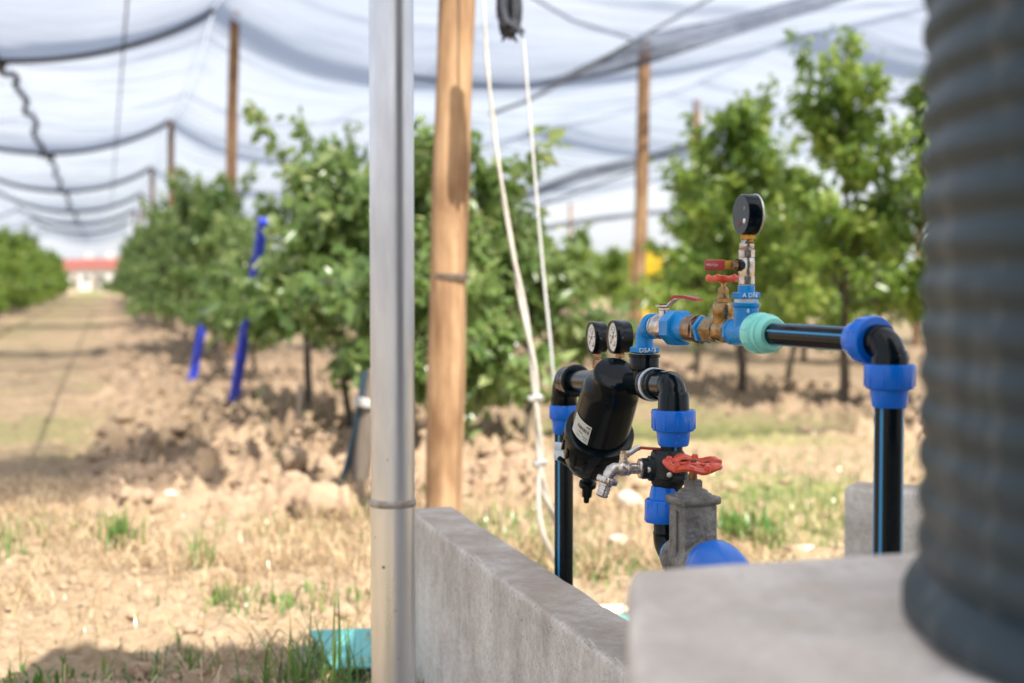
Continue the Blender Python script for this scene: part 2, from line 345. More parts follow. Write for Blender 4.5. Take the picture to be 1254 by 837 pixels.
M_grass = leaf_mat('green_grass', (.05, .13, .03), (.09, .20, .04), (.20, .28, .07), .3)
M_straw = leaf_mat('dry_straw', (.17, .11, .055), (.40, .29, .155), (.60, .48, .30), .15)
def net_mat(name, lo, hi, col, sc_=(1, 1, 1), ns=3.0):
    m = bpy.data.materials.new(name); m.use_nodes = True; nt = m.node_tree; nt.nodes.clear()
    out = nt.nodes.new('ShaderNodeOutputMaterial'); tc = nt.nodes.new('ShaderNodeTexCoord'); mp = nt.nodes.new('ShaderNodeMapping')
    mp.inputs['Rotation'].default_value = (0, 0, -R(15.95)); mp.inputs['Scale'].default_value = sc_
    nz = nt.nodes.new('ShaderNodeTexNoise'); nz.inputs['Scale'].default_value = ns; nz.inputs['Detail'].default_value = 5; nz.inputs['Roughness'].default_value = .6
    nt.links.new(tc.outputs['Object'], mp.inputs[0]); nt.links.new(mp.outputs[0], nz.inputs['Vector'])
    mr = nt.nodes.new('ShaderNodeMapRange'); mr.inputs['From Min'].default_value = .3; mr.inputs['From Max'].default_value = .75
    mr.inputs['To Min'].default_value = lo; mr.inputs['To Max'].default_value = hi
    at_ = nt.nodes.new('ShaderNodeAttribute'); at_.attribute_name = 'fold'
    ad = nt.nodes.new('ShaderNodeMath'); ad.operation = 'ADD'; ad.use_clamp = True
    nt.links.new(nz.outputs[0], mr.inputs[0]); nt.links.new(mr.outputs[0], ad.inputs[0]); nt.links.new(at_.outputs['Fac'], ad.inputs[1])
    tp = nt.nodes.new('ShaderNodeBsdfTransparent'); df = nt.nodes.new('ShaderNodeBsdfDiffuse'); tl = nt.nodes.new('ShaderNodeBsdfTranslucent')
    df.inputs[0].default_value = (*col, 1); tl.inputs[0].default_value = (*col, 1)
    m1 = nt.nodes.new('ShaderNodeMixShader'); m1.inputs[0].default_value = .55; nt.links.new(df.outputs[0], m1.inputs[1]); nt.links.new(tl.outputs[0], m1.inputs[2])
    m2 = nt.nodes.new('ShaderNodeMixShader'); nt.links.new(ad.outputs[0], m2.inputs[0]); nt.links.new(tp.outputs[0], m2.inputs[1]); nt.links.new(m1.outputs[0], m2.inputs[2])
    nt.links.new(m2.outputs[0], out.inputs[0]); return m
M_net = net_mat('hail_net', .17, .42, (.15, .185, .26), (.35, 1.3, 1), 2.0)
M_netband = net_mat('folded_hail_net', .50, .85, (.10, .115, .16), (.5, 2.0, 3), 4)

def ground_mat():
    m = bpy.data.materials.new('orchard_soil'); m.use_nodes = True; nt = m.node_tree; b = nt.nodes['Principled BSDF']
    L = nt.links.new; N = nt.nodes.new
    tc = N('ShaderNodeTexCoord')
    def noise(scale, det=6, rough=.6):
        n = N('ShaderNodeTexNoise'); n.inputs['Scale'].default_value = scale; n.inputs['Detail'].default_value = det; n.inputs['Roughness'].default_value = rough
        L(tc.outputs['Object'], n.inputs['Vector']); return n
    def ramp(src, p0, c0, p1, c1):
        r = N('ShaderNodeValToRGB'); r.color_ramp.elements[0].position = p0; r.color_ramp.elements[0].color = (*c0, 1)
        r.color_ramp.elements[1].position = p1; r.color_ramp.elements[1].color = (*c1, 1); L(src, r.inputs[0]); return r
    def mixc(fac, a, b_):
        x = N('ShaderNodeMix'); x.data_type = 'RGBA'; L(fac, x.inputs[0]); L(a, x.inputs[6]); L(b_, x.inputs[7]); return x.outputs[2]
    n1 = noise(3.5); n2 = noise(28, 8); n3 = noise(1.1, 4)
    till = ramp(n1.outputs[0], .3, (.26, .178, .115), .7, (.41, .305, .21))
    dry = ramp(n2.outputs[0], .3, (.22, .155, .092), .7, (.40, .305, .205))
    at_ = N('ShaderNodeAttribute'); at_.attribute_name = 'tilled'
    gr = N('ShaderNodeAttribute'); gr.attribute_name = 'green'
    c = mixc(at_.outputs['Fac'], dry.outputs[0], till.outputs[0])
    gcol = ramp(n2.outputs[0], .3, (.13, .16, .05), .7, (.24, .25, .09))
    c = mixc(gr.outputs['Fac'], c, gcol.outputs[0])
    L(c, b.inputs['Base Color']); b.inputs['Roughness'].default_value = .95; b.inputs['Specular IOR Level'].default_value = .15
    bp = N('ShaderNodeBump'); bp.inputs['Strength'].default_value = .6; bp.inputs['Distance'].default_value = .02
    n4 = noise(45, 8, .7); L(n4.outputs[0], bp.inputs['Height']); L(bp.outputs[0], b.inputs['Normal'])
    return m
M_ground = ground_mat()

# ------------------------------------------------------------------ ground: one sheet, fine near the camera
def grow(start, end, s0, rate):
    out = [start]
    while out[-1] < end: out.append(out[-1] + s0 + rate * (out[-1] - start))
    return out
xr = grow(1.9, 900, .022, .022); gx = np.array([-a for a in reversed(xr)] + list(np.arange(-1.88, 1.89, .022)) + xr)
gy = np.array([-a for a in reversed(grow(2, 60, .3, .2))] + list(np.arange(-1.8, 3.2, .15)) + list(np.arange(3.25, 8.5, .02)) + grow(8.52, 1500, .02, .0125))
GX, GY = np.meshgrid(gx, gy); GZ = ground_z(GX, GY)
GU, GV = to_uv(GX, GY)
green = sstep(.55, .70, fbm(GX * .8 + 31, GY * .8, 4)) * .45
green = green + .20 * np.exp(-((GU + 1.5) / .55) ** 2) * sstep(9, 14, GV) * sstep(.40, .55, fbm(GX * .5, GY * .5, 3))
green = green + .5 * sstep(.48, .62, fbm(GX * 1.1 + 7, GY * 1.1 + 3, 3)) * sstep(2.2, 3.2, GU) * (1 - sstep(4.2, 4.8, GU)) * (1 - sstep(9, 11, GY))
green = green + .6 * sstep(60, 120, GV)
green = np.clip(green * (1 - tilled_mask(GX, GY) * .9), 0, .8)
ny, nx = GX.shape; idx = np.arange(nx * ny).reshape(ny, nx)
quads = np.stack([idx[:-1, :-1], idx[:-1, 1:], idx[1:, 1:], idx[1:, :-1]], -1).reshape(-1, 4)
g = raw('ground', np.stack([GX, GY, GZ], -1).reshape(-1, 3), quads, M_ground, None, 180,
        {'tilled': tilled_mask(GX, GY).ravel(), 'green': green.ravel()})
tag(g, kind='structure')

# ------------------------------------------------------------------ concrete chamber walls and slab
def concrete(name, poly, z0, z1, label, r=.012, amp=.003, seed=0, step=.03, mt=None):
    """block from a four-corner footprint (x, y), rounded worn edges, slightly uneven faces"""
    p = [Vector((*q, 0)) for q in poly]
    la = max((p[1] - p[0]).length, (p[2] - p[3]).length); lb = max((p[3] - p[0]).length, (p[2] - p[1]).length)
    def ticks(L_):
        n = max(2, int(L_ / step)); t = list(np.linspace(2.5 * r / L_, 1 - 2.5 * r / L_, n))
        e = [0, .5 * r / L_, r / L_, 1.6 * r / L_]
        return np.array(e + t + [1 - x for x in reversed(e)])
    A, B, H = ticks(la), ticks(lb), ticks(z1 - z0); dims = np.array([la, lb, z1 - z0])
    V = []; Q = []
    def face(T1, T2, fn):
        o = len(V); n1, n2 = len(T1), len(T2)
        for a in T1:
            for b in T2: V.append(fn(a, b))
        for i in range(n1 - 1):
            for j in range(n2 - 1): Q.append((o + i * n2 + j, o + i * n2 + j + 1, o + (i + 1) * n2 + j + 1, o + (i + 1) * n2 + j))
    for e in (0, 1):
        face(A, B, lambda a, b: (a, b, e)); face(A, H, lambda a, b: (a, e, b)); face(B, H, lambda a, b: (e, a, b))
    V = np.array(V, dtype=float) * dims
    inner = np.clip(V, r, dims - r); d = V - inner; l = np.linalg.norm(d, axis=1, keepdims=True); l[l == 0] = 1
    V = inner + d / l * r; nrm = d / l
    h = (fbm(V[:, 0] * 9 + V[:, 2] * 5 + seed, V[:, 1] * 9 + V[:, 2] * 7 + 3, 4) - .5) * 2 * amp
    h += -np.maximum(fbm(V[:, 0] * 30 + seed, V[:, 1] * 30 + V[:, 2] * 30, 2) - .66, 0) * .03 * (np.abs(nrm).max(1) < .98)
    V = V + nrm * h[:, None]; V = V / dims
    P0, P1, P2, P3 = [np.array(q[:2]) for q in p]
    a, b = V[:, :1], V[:, 1:2]
    xy = P0 * (1 - a) * (1 - b) + P1 * a * (1 - b) + P2 * a * b + P3 * (1 - a) * b
    V = np.concatenate([xy, z0 + (z1 - z0) * V[:, 2:]], 1)
    me = raw(name, V, Q, None); bm = bmesh.new(); bm.from_mesh(me); bmesh.ops.remove_doubles(bm, verts=bm.verts[:], dist=2e-4)
    bmesh.ops.recalc_face_normals(bm, faces=bm.faces[:]); bm.to_mesh(me); bm.free()
    return tag(link(name, me, mt or M_conc, None, 60), label, 'wall' if 'wall' in name else 'slab', kind='thing')
q = lambda u, v: tuple(uv(u, v)[:2])
WT = .45
concrete('concrete_wall', [q(.700, 1.14), q(.815, 1.14), q(.815, 3.38), q(.700, 3.38)], -.25, WT, 'long low concrete wall between the galvanised post and the black pipes', seed=3, mt=M_wallc)
d1 = Vector((.874, -.485, 0)); e0 = on_ground(1033, 596, WT); nrm1 = Vector((.485, .874, 0))
concrete('concrete_wall', [tuple((e0)[:2]), tuple((e0 + d1 * .75)[:2]), tuple((e0 + d1 * .75 + nrm1 * .13)[:2]), tuple((e0 + nrm1 * .13)[:2])], -.25, WT,
         'short concrete wall stub behind the right upright pipe', seed=11, mt=M_wallc)
ST = .755
b0 = Vector((.1000, 1.2, 0)); ud = Vector((UX, UY, 0))
concrete('concrete_slab', [tuple((b0 + Vector((-.062, -.78, 0)))[:2]), tuple((b0 + ud * 1.25 + Vector((-.05, -1.1, 0)))[:2]), tuple((b0 + ud * 1.25)[:2]), tuple(b0[:2])],
         -.25, ST, 'pale concrete slab carrying the dark corrugated tank', r=.010, amp=.006, seed=23, mt=M_slabc)

# ------------------------------------------------------------------ corrugated tank
tc_ = Vector((.707, .945, ST + .003))
tank = thing('corrugated_tank', 'tall dark corrugated plastic tank standing on the concrete slab', 'tank', tc_)
prof = []; zz = .036; TH = 1.50; pit = .031
prof.append((zz, .412))
while zz < TH:
    for f, dr in ((0, 0), (.12, .0008), (.28, .0032), (.4, .0046), (.6, .0046), (.72, .0032), (.88, .0008)): prof.append((zz + f * pit, .415 + dr))
    zz += pit
mb = MB(); mb.lathe(tc_, (0, 0, 1), prof, 96, cap=(True, True)); mb.build('tank_wall', M_tank, tank, 60)
mb = MB(); mb.lathe(tc_, (0, 0, 1), [(0, .425), (.002, .430), (.014, .430), (.020, .427), (.030, .420), (.038, .413)], 96); mb.build('base_rim', M_tank, tank, 50)
mb = MB(); mb.lathe(tc_, (0, 0, 1), [(TH + .002, .43), (TH + .035, .43), (TH + .05, .40), (TH + .09, .12), (TH + .09, .02)], 64); mb.build('lid', M_tank, tank, 40)

# ------------------------------------------------------------------ steel post and timber poles
pb = at(481.5, 700, 1.80); pz = 0
post = thing('steel_post', 'smooth galvanised steel tube post beside the long concrete wall', 'post', (pb.x, pb.y, 0))
zj = at(481, 615, 1.80).z; pr = 27.5 * 1.80 / F
mb = MB(); mb.lathe((pb.x, pb.y, 0), (0, 0, 1), [(-.2, pr), (zj - .0045, pr)], 48); mb.build('lower_tube', M_galv, post)
mb = MB(); mb.lathe((pb.x, pb.y, 0), (0, 0, 1), [(zj + .0045, pr * .985), (2.925, pr * .985)], 48); mb.build('upper_tube', M_galv, post)
mb = MB(); mb.lathe((pb.x, pb.y, zj), (0, 0, 1), [(-.0048, pr + .0003), (-.003, pr + .0012), (.002, pr + .0014), (.005, pr + .0002)], 48, mod=lambda th, t: 1 + .006 * math.sin(9 * th) * math.sin(4 * th + 1)); mb.build('weld_seam', M_galvseam, post)
for (px, py, w) in ((472, 690, .0022), (487, 742, .0012), (490, 800, .0010), (461, 655, .001), (477, 560, .0009)):
    p = at(px, py, 1.80); dx = p.x - pb.x; n = Vector((dx, -math.sqrt(max(pr * pr - dx * dx, 1e-6)), 0)).normalized()
    mb = MB(); mb.lathe(Vector((pb.x, pb.y, p.z)) + n * pr * .995, n, [(0, w), (.0006, w * .6)], 10); mb.build('rust_spot', M_rust, post)

# roof added to shade post, slab, wall and pipework: corrugated translucent sheets on a light steel frame, just above the picture
M_poly = bpy.data.materials.new('milky_shade_sheet'); M_poly.use_nodes = True
_n = M_poly.node_tree; _b = _n.nodes['Principled BSDF']; _b.inputs['Base Color'].default_value = (.62, .64, .64, 1); _b.inputs['Roughness'].default_value = .4
_t = _n.nodes.new('ShaderNodeBsdfTranslucent'); _t.inputs[0].default_value = (.86, .88, .90, 1); _m = _n.nodes.new('ShaderNodeMixShader'); _m.inputs[0].default_value = .74
_n.links.new(_b.outputs[0], _m.inputs[1]); _n.links.new(_t.outputs[0], _m.inputs[2]); _n.links.new(_m.outputs[0], _n.nodes['Material Output'].inputs[0])
RZ = 3.00
shade_roof = thing('added_shade_roof', 'added unseen milky corrugated roof casting shade over post, slab and pipework', 'roof', (1.4, -.3, RZ - .06)); shade_roof['kind'] = 'thing'
for x0 in np.arange(-.22, 3.1, .82):
    V = []; Q = []; nn = 44
    for i_ in range(nn + 1):
        xx = x0 + .80 * i_ / nn; zz_ = RZ + .018 * math.sin(2 * math.pi * (xx - x0) / .08)
        V += [(xx, -2.4, zz_), (xx, 2.05 if x0 < 1.3 else 2.40, zz_)]  # right-hand sheets run longer to shade the concrete stub
    Q = [(2 * k, 2 * k + 2, 2 * k + 3, 2 * k + 1) for k in range(nn)]
    mb = MB(); mb.add(V, Q); mb.build('shade_sheet', M_poly, shade_roof, 60)
for yy in (-2.3, -.3, 1.80):
    mb = MB(); mb.box((1.42, yy, RZ - .045), (3.3, .05, .05), ch=.004); mb.build('purlin', M_galv, shade_roof)
for (xx, yy) in ((3.02, 1.80), (-.15, -2.3), (3.02, -2.3)):  # unseen supports added under the shade roof
    sp = MB(); sp.lathe((xx, yy, 0), (0, 0, 1), [(-.2, pr), (RZ - .075, pr)], 24); tag(sp.build('steel_post', M_galv), 'added galvanised tube post under a corner of the shade roof', 'post', 'shade roof posts')
def pole(name, base, top, r, label, group=None, tie=None, m=None, seg=20, knots=True):
    base = Vector(base); top = Vector(top)
    t = thing(name, label, 'pole', base, group); n = 22; ax = (top - base); pts = []; rad = []
    ph = random.random() * 9
    for i in range(n + 1):
        s = i / n; w = .012 * math.sin(s * 5 + ph)
        pts.append(base + ax * s + Vector((w, 0, 0))); rad.append(r * (1 - .14 * s) * (1 + .03 * math.sin(s * 37 + ph)))
    pts[0] = pts[0] - Vector((0, 0, .3))
    mb = MB(); mb.tube(pts, rad, seg); mb.build('shaft', m or M_wood, t, 60)
    if tie:
        for h in tie:
            mb = MB(); c = base + ax * (h / ax.length)
            for k in (-1, 0, 1): mb.lathe(c + ax.normalized() * (.008 * k), ax, [(-.003, r * 1.0), (-.001, r * 1.04), (.002, r * 1.04), (.003, r * 1.0)], 24)
            mb.build('wire_tie', M_greywood, t)
    return t
pl0 = at(563, 0, 5.6); pl1 = at(543, 615, 5.6); dl = (pl0 - pl1).normalized()
pbase = pl1 - dl * (pl1.z / dl.z); ptop = pbase + dl * (4.45 / dl.z)
pole('wooden_pole', pbase, ptop, 23.5 * 5.6 / F, 'thick round orange-brown wooden pole right beside the galvanised post', tie=(1 + .02,))
pA_top = at(288, 14, 18.0); pA_base = Vector((pA_top.x - .12, pA_top.y, gz(pA_top.x, pA_top.y)))
pole('wooden_pole', pA_base, pA_top, .075, 'weathered wooden pole rising from the tree row by the blue stakes', seg=14)
pB_top = at(791, 50, 17.2); pB_base = at(778, 398, 17.2); pB_base.z = gz(pB_base.x, pB_base.y)
pole('wooden_pole', pB_base, pB_top, .085, 'brown wooden pole beside the yellow crates', seg=14)
for k, v in enumerate((31.4, 44.4, 57.4, 70.4)):
    p = uv(1.35, v)
    pole('wooden_pole', (p.x, p.y, -.05), (p.x + .05, p.y, 4.45), .08, 'distant wooden net pole in the row of fruit trees beside the track', 'far net poles', seg=10)
for px, Y in ((697, 60), (597, 44), (848, 26), (1124, 22)):
    p = at(px, 345, Y); pole('wooden_pole', (p.x, p.y, -.05), (p.x + .05, p.y, 4.3), .08, 'distant wooden net pole beyond the trees behind the valves', 'far net poles behind the valves', seg=10)

# ------------------------------------------------------------------ irrigation manifold
def S(Y): return Y / F
ML = at(692, 466, 2.75); MR = at(825, 472, 2.20); dm = (MR - ML).normalized()
man = thing('irrigation_manifold', 'black and blue irrigation pipework with filter, brass valves and round gauges', 'pipework', (ML.x, ML.y, 0))
UPV = Vector((0, 0, 1)); dmh = Vector((dm.x, dm.y, 0)).normalized(); side = Vector((-dmh.y, dmh.x, 0))   # side: to +u or -u
if side.x < 0: side = -side
def mpx(px):
    """point on the filter line that shows at photo column px"""
    lo, hi = 0.0, 1.3
    for _ in range(40):
        m = (lo + hi) / 2; p = ML.lerp(MR, m)
        k = (p.x) / (p.y * math.cos(PITCH) - (p.z - 1) * math.sin(PITCH)) * F + CX
        if k < px: lo = m
        else: hi = m
    return ML.lerp(MR, (lo + hi) / 2)
def arc(c, a, b, r, n=10):
    """quarter bend: starts at c + a*r, ends at c + b*r, tangent to the two axes a and b"""
    o = c + a * r + b * r; return [o - b * r * math.cos(t) - a * r * math.sin(t) for t in np.linspace(0, math.pi / 2, n)]
def ringprof(t0, t1, r, c=None):
    c = c if c is not None else min(.0025, (t1 - t0) * .3)
    return [(t0, r - c), (t0 + c * .4, r - c * .3), (t0 + c, r), (t1 - c, r), (t1 - c * .4, r - c * .3), (t1, r - c)]
def nut(o, ax, prof, m, name='compression_nut', ribs=10, rib_t=(0, .02), rr=.03, parent=None, label=None):
    mb = MB(); mb.lathe(o, ax, prof, 48)
    ax, a, b = MB.basis(ax)
    for k in range(ribs):
        th = 2 * math.pi * (k + .35) / ribs; n = a * math.cos(th) + b * math.sin(th)
        mb.box(o + ax * sum(rib_t) / 2 + n * (rr - .0010), (rib_t[1] - rib_t[0], .0038, .0045), ax, n, ch=.0011)
    ob = mb.build(name, m, parent or man)
    if label: ob['label'] = label
    return ob
def stripes(x, y, z0, z1, r, lean=Vector((0, 0, 0)), angs=(-150, -105, -30, 60), parent=None):
    for a in angs:
        V = []; Fq = []; n = 5; w = R(7)
        for i, z in enumerate((z0, z1)):
            for k in range(n):
                t = R(a) - w + 2 * w * k / (n - 1)
                V.append((x + (r + .0004) * math.cos(t), y + (r + .0004) * math.sin(t), z))
        Fq = [(k, k + 1, n + k + 1, n + k) for k in range(n - 1)]
        mb = MB(); mb.add(V, Fq); mb.build('stripe', M_stripe, parent)
# left upright
lx, ly = at(690.5, 600, 2.75).xy; s_ = S(2.75)
z = lambda py, Y: at(690, py, Y).z
rp_ = 11.4 * s_
mb = MB(); mb.lathe((lx, ly, 0), UPV, [(-.2, rp_), (z(531, 2.75) + .01, rp_)], 32); up1 = mb.build('upright_pipe', M_pipe, man)
stripes(lx, ly, -.1, z(532, 2.75), rp_, angs=(-172, -125, -8, 70), parent=up1)
mb = MB(); mb.lathe((lx, ly, 0), UPV, [(z(563, 2.75), rp_ + .0006), (z(562, 2.75), rp_ + .0012), (z(552, 2.75), rp_ + .0016), (z(551, 2.75), rp_ + .0004), (z(550, 2.75), rp_ + .0014), (z(542, 2.75), rp_ + .0012), (z(541, 2.75), rp_ + .0005)], 32, mod=lambda th, t: 1 + .008 * math.sin(7 * th + 60 * t)); mb.build('tape_wrap', M_tape, man)
o = Vector((lx, ly, z(531, 2.75))); h = z(496, 2.75) - o.z
nut(o, UPV, [(0, 13.0 * s_), (.002, 14.0 * s_), (h * .48, 14.8 * s_), (h * .50, 17.0 * s_), (h * .53, 17.8 * s_), (h - .002, 18.3 * s_), (h, 17.5 * s_)], M_nut, rib_t=(h * .55, h - .002), rr=17.6 * s_)
# left elbow: horizontal run turns down into the upright
cL = Vector((lx, ly, ML.z)); re = 15 * s_
dd = dm
mb = MB(); mb.tube(arc(cL, dd, Vector((0, 0, -1)), .030, 12), 15.2 * s_, 28)
mb.lathe(cL, Vector((0, 0, -1)), [(.028, 14.5 * s_), (.030, 16.2 * s_), (.050, 16.4 * s_), (.053, 15 * s_)], 32)
mb.lathe(cL, dd, [(.022, 14 * s_), (.024, 17.4 * s_), (.034, 17.6 * s_), (.036, 15.5 * s_), (.040, 15.5 * s_), (.042, 18.5 * s_), (.056, 18.6 * s_), (.058, 16 * s_), (.062, 16 * s_), (.064, 19.4 * s_), (.080, 19.4 * s_), (.084, 17 * s_)], 36)
mb.build('elbow', M_blackp, man)
mb = MB(); mb.lathe(cL, dd, [(.08, 13 * s_), ((mpx(756) - cL).length, 13 * s_)], 32); mb.build('filter_pipe', M_blackp, man)
# Y filter body, leaning back along the run
fo = mpx(757); fa = (Vector((-dmh.x, -dmh.y, 0)) * .70 + Vector((0, 0, -.72)) + side * .05).normalized()
fx0 = at(751, 470, 2.40) ; fo = Vector((fx0.x, fx0.y, ML.lerp(MR, .55).z + .004))
filt = man
mb = MB(); mb.lathe(fo, fa, [(-.024, .012), (-.024, .034), (-.022, .0365), (-.018, .0375), (-.014, .0365), (-.010, .0370), (-.003, .0395), (.006, .0450), (.014, .0485), (.022, .0494), (.12, .0515), (.15, .0520)], 56); fb = mb.build('filter_body', M_blackp, man)
fb['label'] = 'large black filter canister leaning under the run with a white sticker'
mb = MB(); mb.lathe(fo, fa, [(.125, .053), (.127, .0605), (.130, .0618), (.141, .0618), (.143, .0600), (.146, .0600), (.150, .0605), (.178, .0590), (.181, .0575), (.183, .0545), (.200, .0525), (.212, .047), (.220, .036), (.223, .02)], 56)
axf, fa_, fb_ = MB.basis(fa)
for k in range(18):
    th = 2 * math.pi * k / 18; n = fa_ * math.cos(th) + fb_ * math.sin(th); mb.box(fo + axf * .164 + n * .0605, (.024, .006, .004), axf, n, ch=.001)
cup = mb.build('filter_cap', M_blackp, man)
# drain cock under the cap
dp = fo + axf * .222; ddn = (axf * .5 + Vector((0, 0, -.8))).normalized()
mb = MB(); mb.tube([dp - axf * .006, dp + axf * .012, dp + axf * .02 + ddn * .014, dp + axf * .02 + ddn * .05], [.012, .0115, .0115, .009], 16)
mb.lathe(dp + axf * .02 + ddn * .02, ddn, ringprof(0, .012, .016), 20); mb.lathe(dp + axf * .02 + ddn * .05, ddn, [(0, .006), (.012, .005)], 12)
mb.lathe(dp + axf * .012 - side * .004, -side, ringprof(0, .026, .012), 16)
dv = mb.build('drain_cock', M_blackp, man)
mb = MB(); mb.box(dp + axf * .012 - side * .030 + Vector((-.012, 0, .010)), (.040, .012, .007), Vector((-.8, 0, .55)), -side, ch=.0025); mb.build('lever', M_blackp, dv)
# sticker on the canister
def on_canister(th, t, rad): return fo + axf * t + (fa_ * math.cos(th) + fb_ * math.sin(th)) * rad
tgt = at(717, 524, 2.42)
def cproj(p):
    c, s = math.cos(PITCH), math.sin(PITCH); d = p - EYE; dep = d.y * c - d.z * s; up = d.z * c + d.y * s
    return CX + F * d.x / dep, CY - F * up / dep
best = min(((cproj(on_canister(R(a), .085, .0512))[0] - 719) ** 2 + (0 if (on_canister(R(a), .085, 1) - fo).y < .35 else 1e6), a) for a in range(0, 360, 2))
tha = min((a for a in range(0, 360, 2) if (fa_ * math.cos(R(a)) + fb_ * math.sin(R(a))).y < 0), key=lambda a: abs(cproj(on_canister(R(a), .088, .0512))[0] - 717))
sgn = 1 if cproj(on_canister(R(tha + 10), .088, .0512))[0] > cproj(on_canister(R(tha), .088, .0512))[0] else -1
V = []; Fq = []; n1, n2 = 12, 4
for i in range(n1 + 1):
    for j in range(n2 + 1):
        t = .070 + (.046) * j / n2; V.append(on_canister(R(tha) + sgn * R(-36 + 48 * i / n1), t, .0497 + .002 * (t - .01) / .12 + .0010))
Fq = [(i * (n2 + 1) + j, (i + 1) * (n2 + 1) + j, (i + 1) * (n2 + 1) + j + 1, i * (n2 + 1) + j + 1) for i in range(n1) for j in range(n2)]
mb = MB(); mb.add(V, Fq); stk = mb.build('sticker', M_label, fb)
def ink(th0, th1, t0, t1, m):
    V = []; nn = 4
    for i in range(nn + 1):
        for t in (t0, t1): V.append(on_canister(R(tha) + sgn * R(th0 + (th1 - th0) * i / nn), t, .0497 + .002 * (t - .01) / .12 + .0014))
    return V, [(2 * i, 2 * i + 2, 2 * i + 3, 2 * i + 1) for i in range(nn)]
mb = MB()
for k, (a, b) in enumerate(((-20, -18), (-16, -13), (-11.5, -9), (-7.5, -4.5), (-3, -.5), (1, 3.5), (6, 8.5))):
    for part in ((0, .35), (.6, 1)) if k % 2 else ((0, 1),):
        mb.add(*ink(a + (b - a) * part[0], a + (b - a) * part[1], .083, .091, M_ink))
mb.add(*ink(1, 10, .0745, .0770, M_ink)); mb.add(*ink(-14, -4, .0965, .0985, M_ink))
mb.build('printed_word', M_ink, fb)
mb = MB(); mb.add(*ink(-4, 9, .102, .1042, M_green_ink)); mb.add(*ink(0, 9, .107, .109, M_green_ink)); mb.add(*ink(-18, -9, .107, .109, M_green_ink)); mb.build('printed_line', M_green_ink, fb)
# tee right of the filter
tL = mpx(757); tR = mpx(801); s3 = S(2.3); Lt = (tR - tL).length
mb = MB()
mb.lathe(tL, dm, [(-.045, .016), (-.004, .017), (-.003, .0235), (.001, .0252), (.012, .0255), (.016, .0245), (.018, .0195), (Lt - .03, .0195), (Lt - .026, .0262), (Lt - .022, .0275), (Lt - .006, .0280), (Lt - .003, .0270), (Lt - .003, .02)], 44)
tm = mpx(789); zt = at(789, 434, tm.y).z
mb.lathe(tm, UPV, [(0, .0195), (.022, .0195), (.025, .0235), (zt - tm.z - .008, .0245), (zt - tm.z - .007, .0238), (zt - tm.z - .0055, .0238), (zt - tm.z - .005, .0258), (zt - tm.z - .001, .0258), (zt - tm.z, .0245)], 40)
mb.build('tee', M_blackp, man)
mb = MB(); mb.lathe(tR, dm, [(-.0040, .0262), (-.002, .0272), (.0015, .0272), (.003, .0255)], 40); mb.build('seal_ring', M_tape, man)
# right elbow
s2 = S(2.2); cR = MR.copy(); up_ = Vector((0, 0, -1))
mb = MB(); Lr = (cR - tR).length
mb.lathe(tR, dm, [(.001, .0235), (.004, .0250), (.012, .0250), (.014, .0235), (.016, .0245), (.024, .0245), (.026, .0215), (Lr * .8, .0215)], 40)
mb.tube(arc(cR, -dm, up_, .024, 14), .0212, 30)
ze = at(825, 502, 2.2).z; zc = at(825, 483, 2.2).z
mb.lathe(cR, up_, [(.014, .0205), (cR.z - zc - .004, .0215), (cR.z - zc, .0240), (cR.z - ze + .006, .0245)], 36)
mb.build('elbow', M_blackp, man)
mcx, mcy = cR.x, cR.y
zz2 = lambda py: at(824, py, 2.2).z
o = Vector((mcx, mcy, zz2(546))); h = zz2(502) - o.z
nut(o, UPV, [(0, .0225), (.003, .0240), (h * .40, .0265), (h * .42, .0315), (h * .46, .0328), (h - .003, .0347), (h, .0335)], M_nut, ribs=10, rib_t=(h * .47, h - .002), rr=.0332)
mx_, my_ = mcx - .003, mcy
mb = MB(); mb.lathe((mx_, my_, 0), UPV, [(zz2(600), .0172), (zz2(540), .0172)], 28); gp = mb.build('riser_pipe', M_rubber, man)
stripes(mx_, my_, zz2(553), zz2(546), .0173, angs=(-75,), parent=gp)
# saddle clamp
sx = mcx - .0085; zs0, zs1 = zz2(596), zz2(551); zm = (zs0 + zs1) / 2
mb = MB(); hS = zs1 - zs0
mb.lathe((sx, my_, zs0), UPV, [(0, .021), (.004, .0245), (hS * .22, .0265), (hS * .26, .0300), (hS * .74, .0305), (hS * .78, .0270), (hS - .004, .0250), (hS, .022)], 28, mod=lambda th, t: 1 + .035 * math.sin(4 * th + .6))
mb.lathe((sx, my_, zm), Vector((-.99, -.12, 0)), [(.01, .020), (.030, .0195), (.032, .0165), (.041, .0165), (.043, .0145)], 28)
for k in (-1, 1): mb.box((sx + .012, my_ - .018, zm + k * .013), (.034, .026, .012), Vector((.9, -.4, 0)), UPV, ch=.002)
sd = mb.build('saddle_clamp', M_rubber, man)
for (dx, dz) in ((-.0305, .0), (.000, -.006)):
    mb = MB(); mb.hexa(Vector((sx + dx, my_ - (.016 if dx < -.01 else .0305), zm + dz)), Vector((-.3, -.95, 0)), 0, .005, .0045); mb.build('bolt', M_zinc, sd)
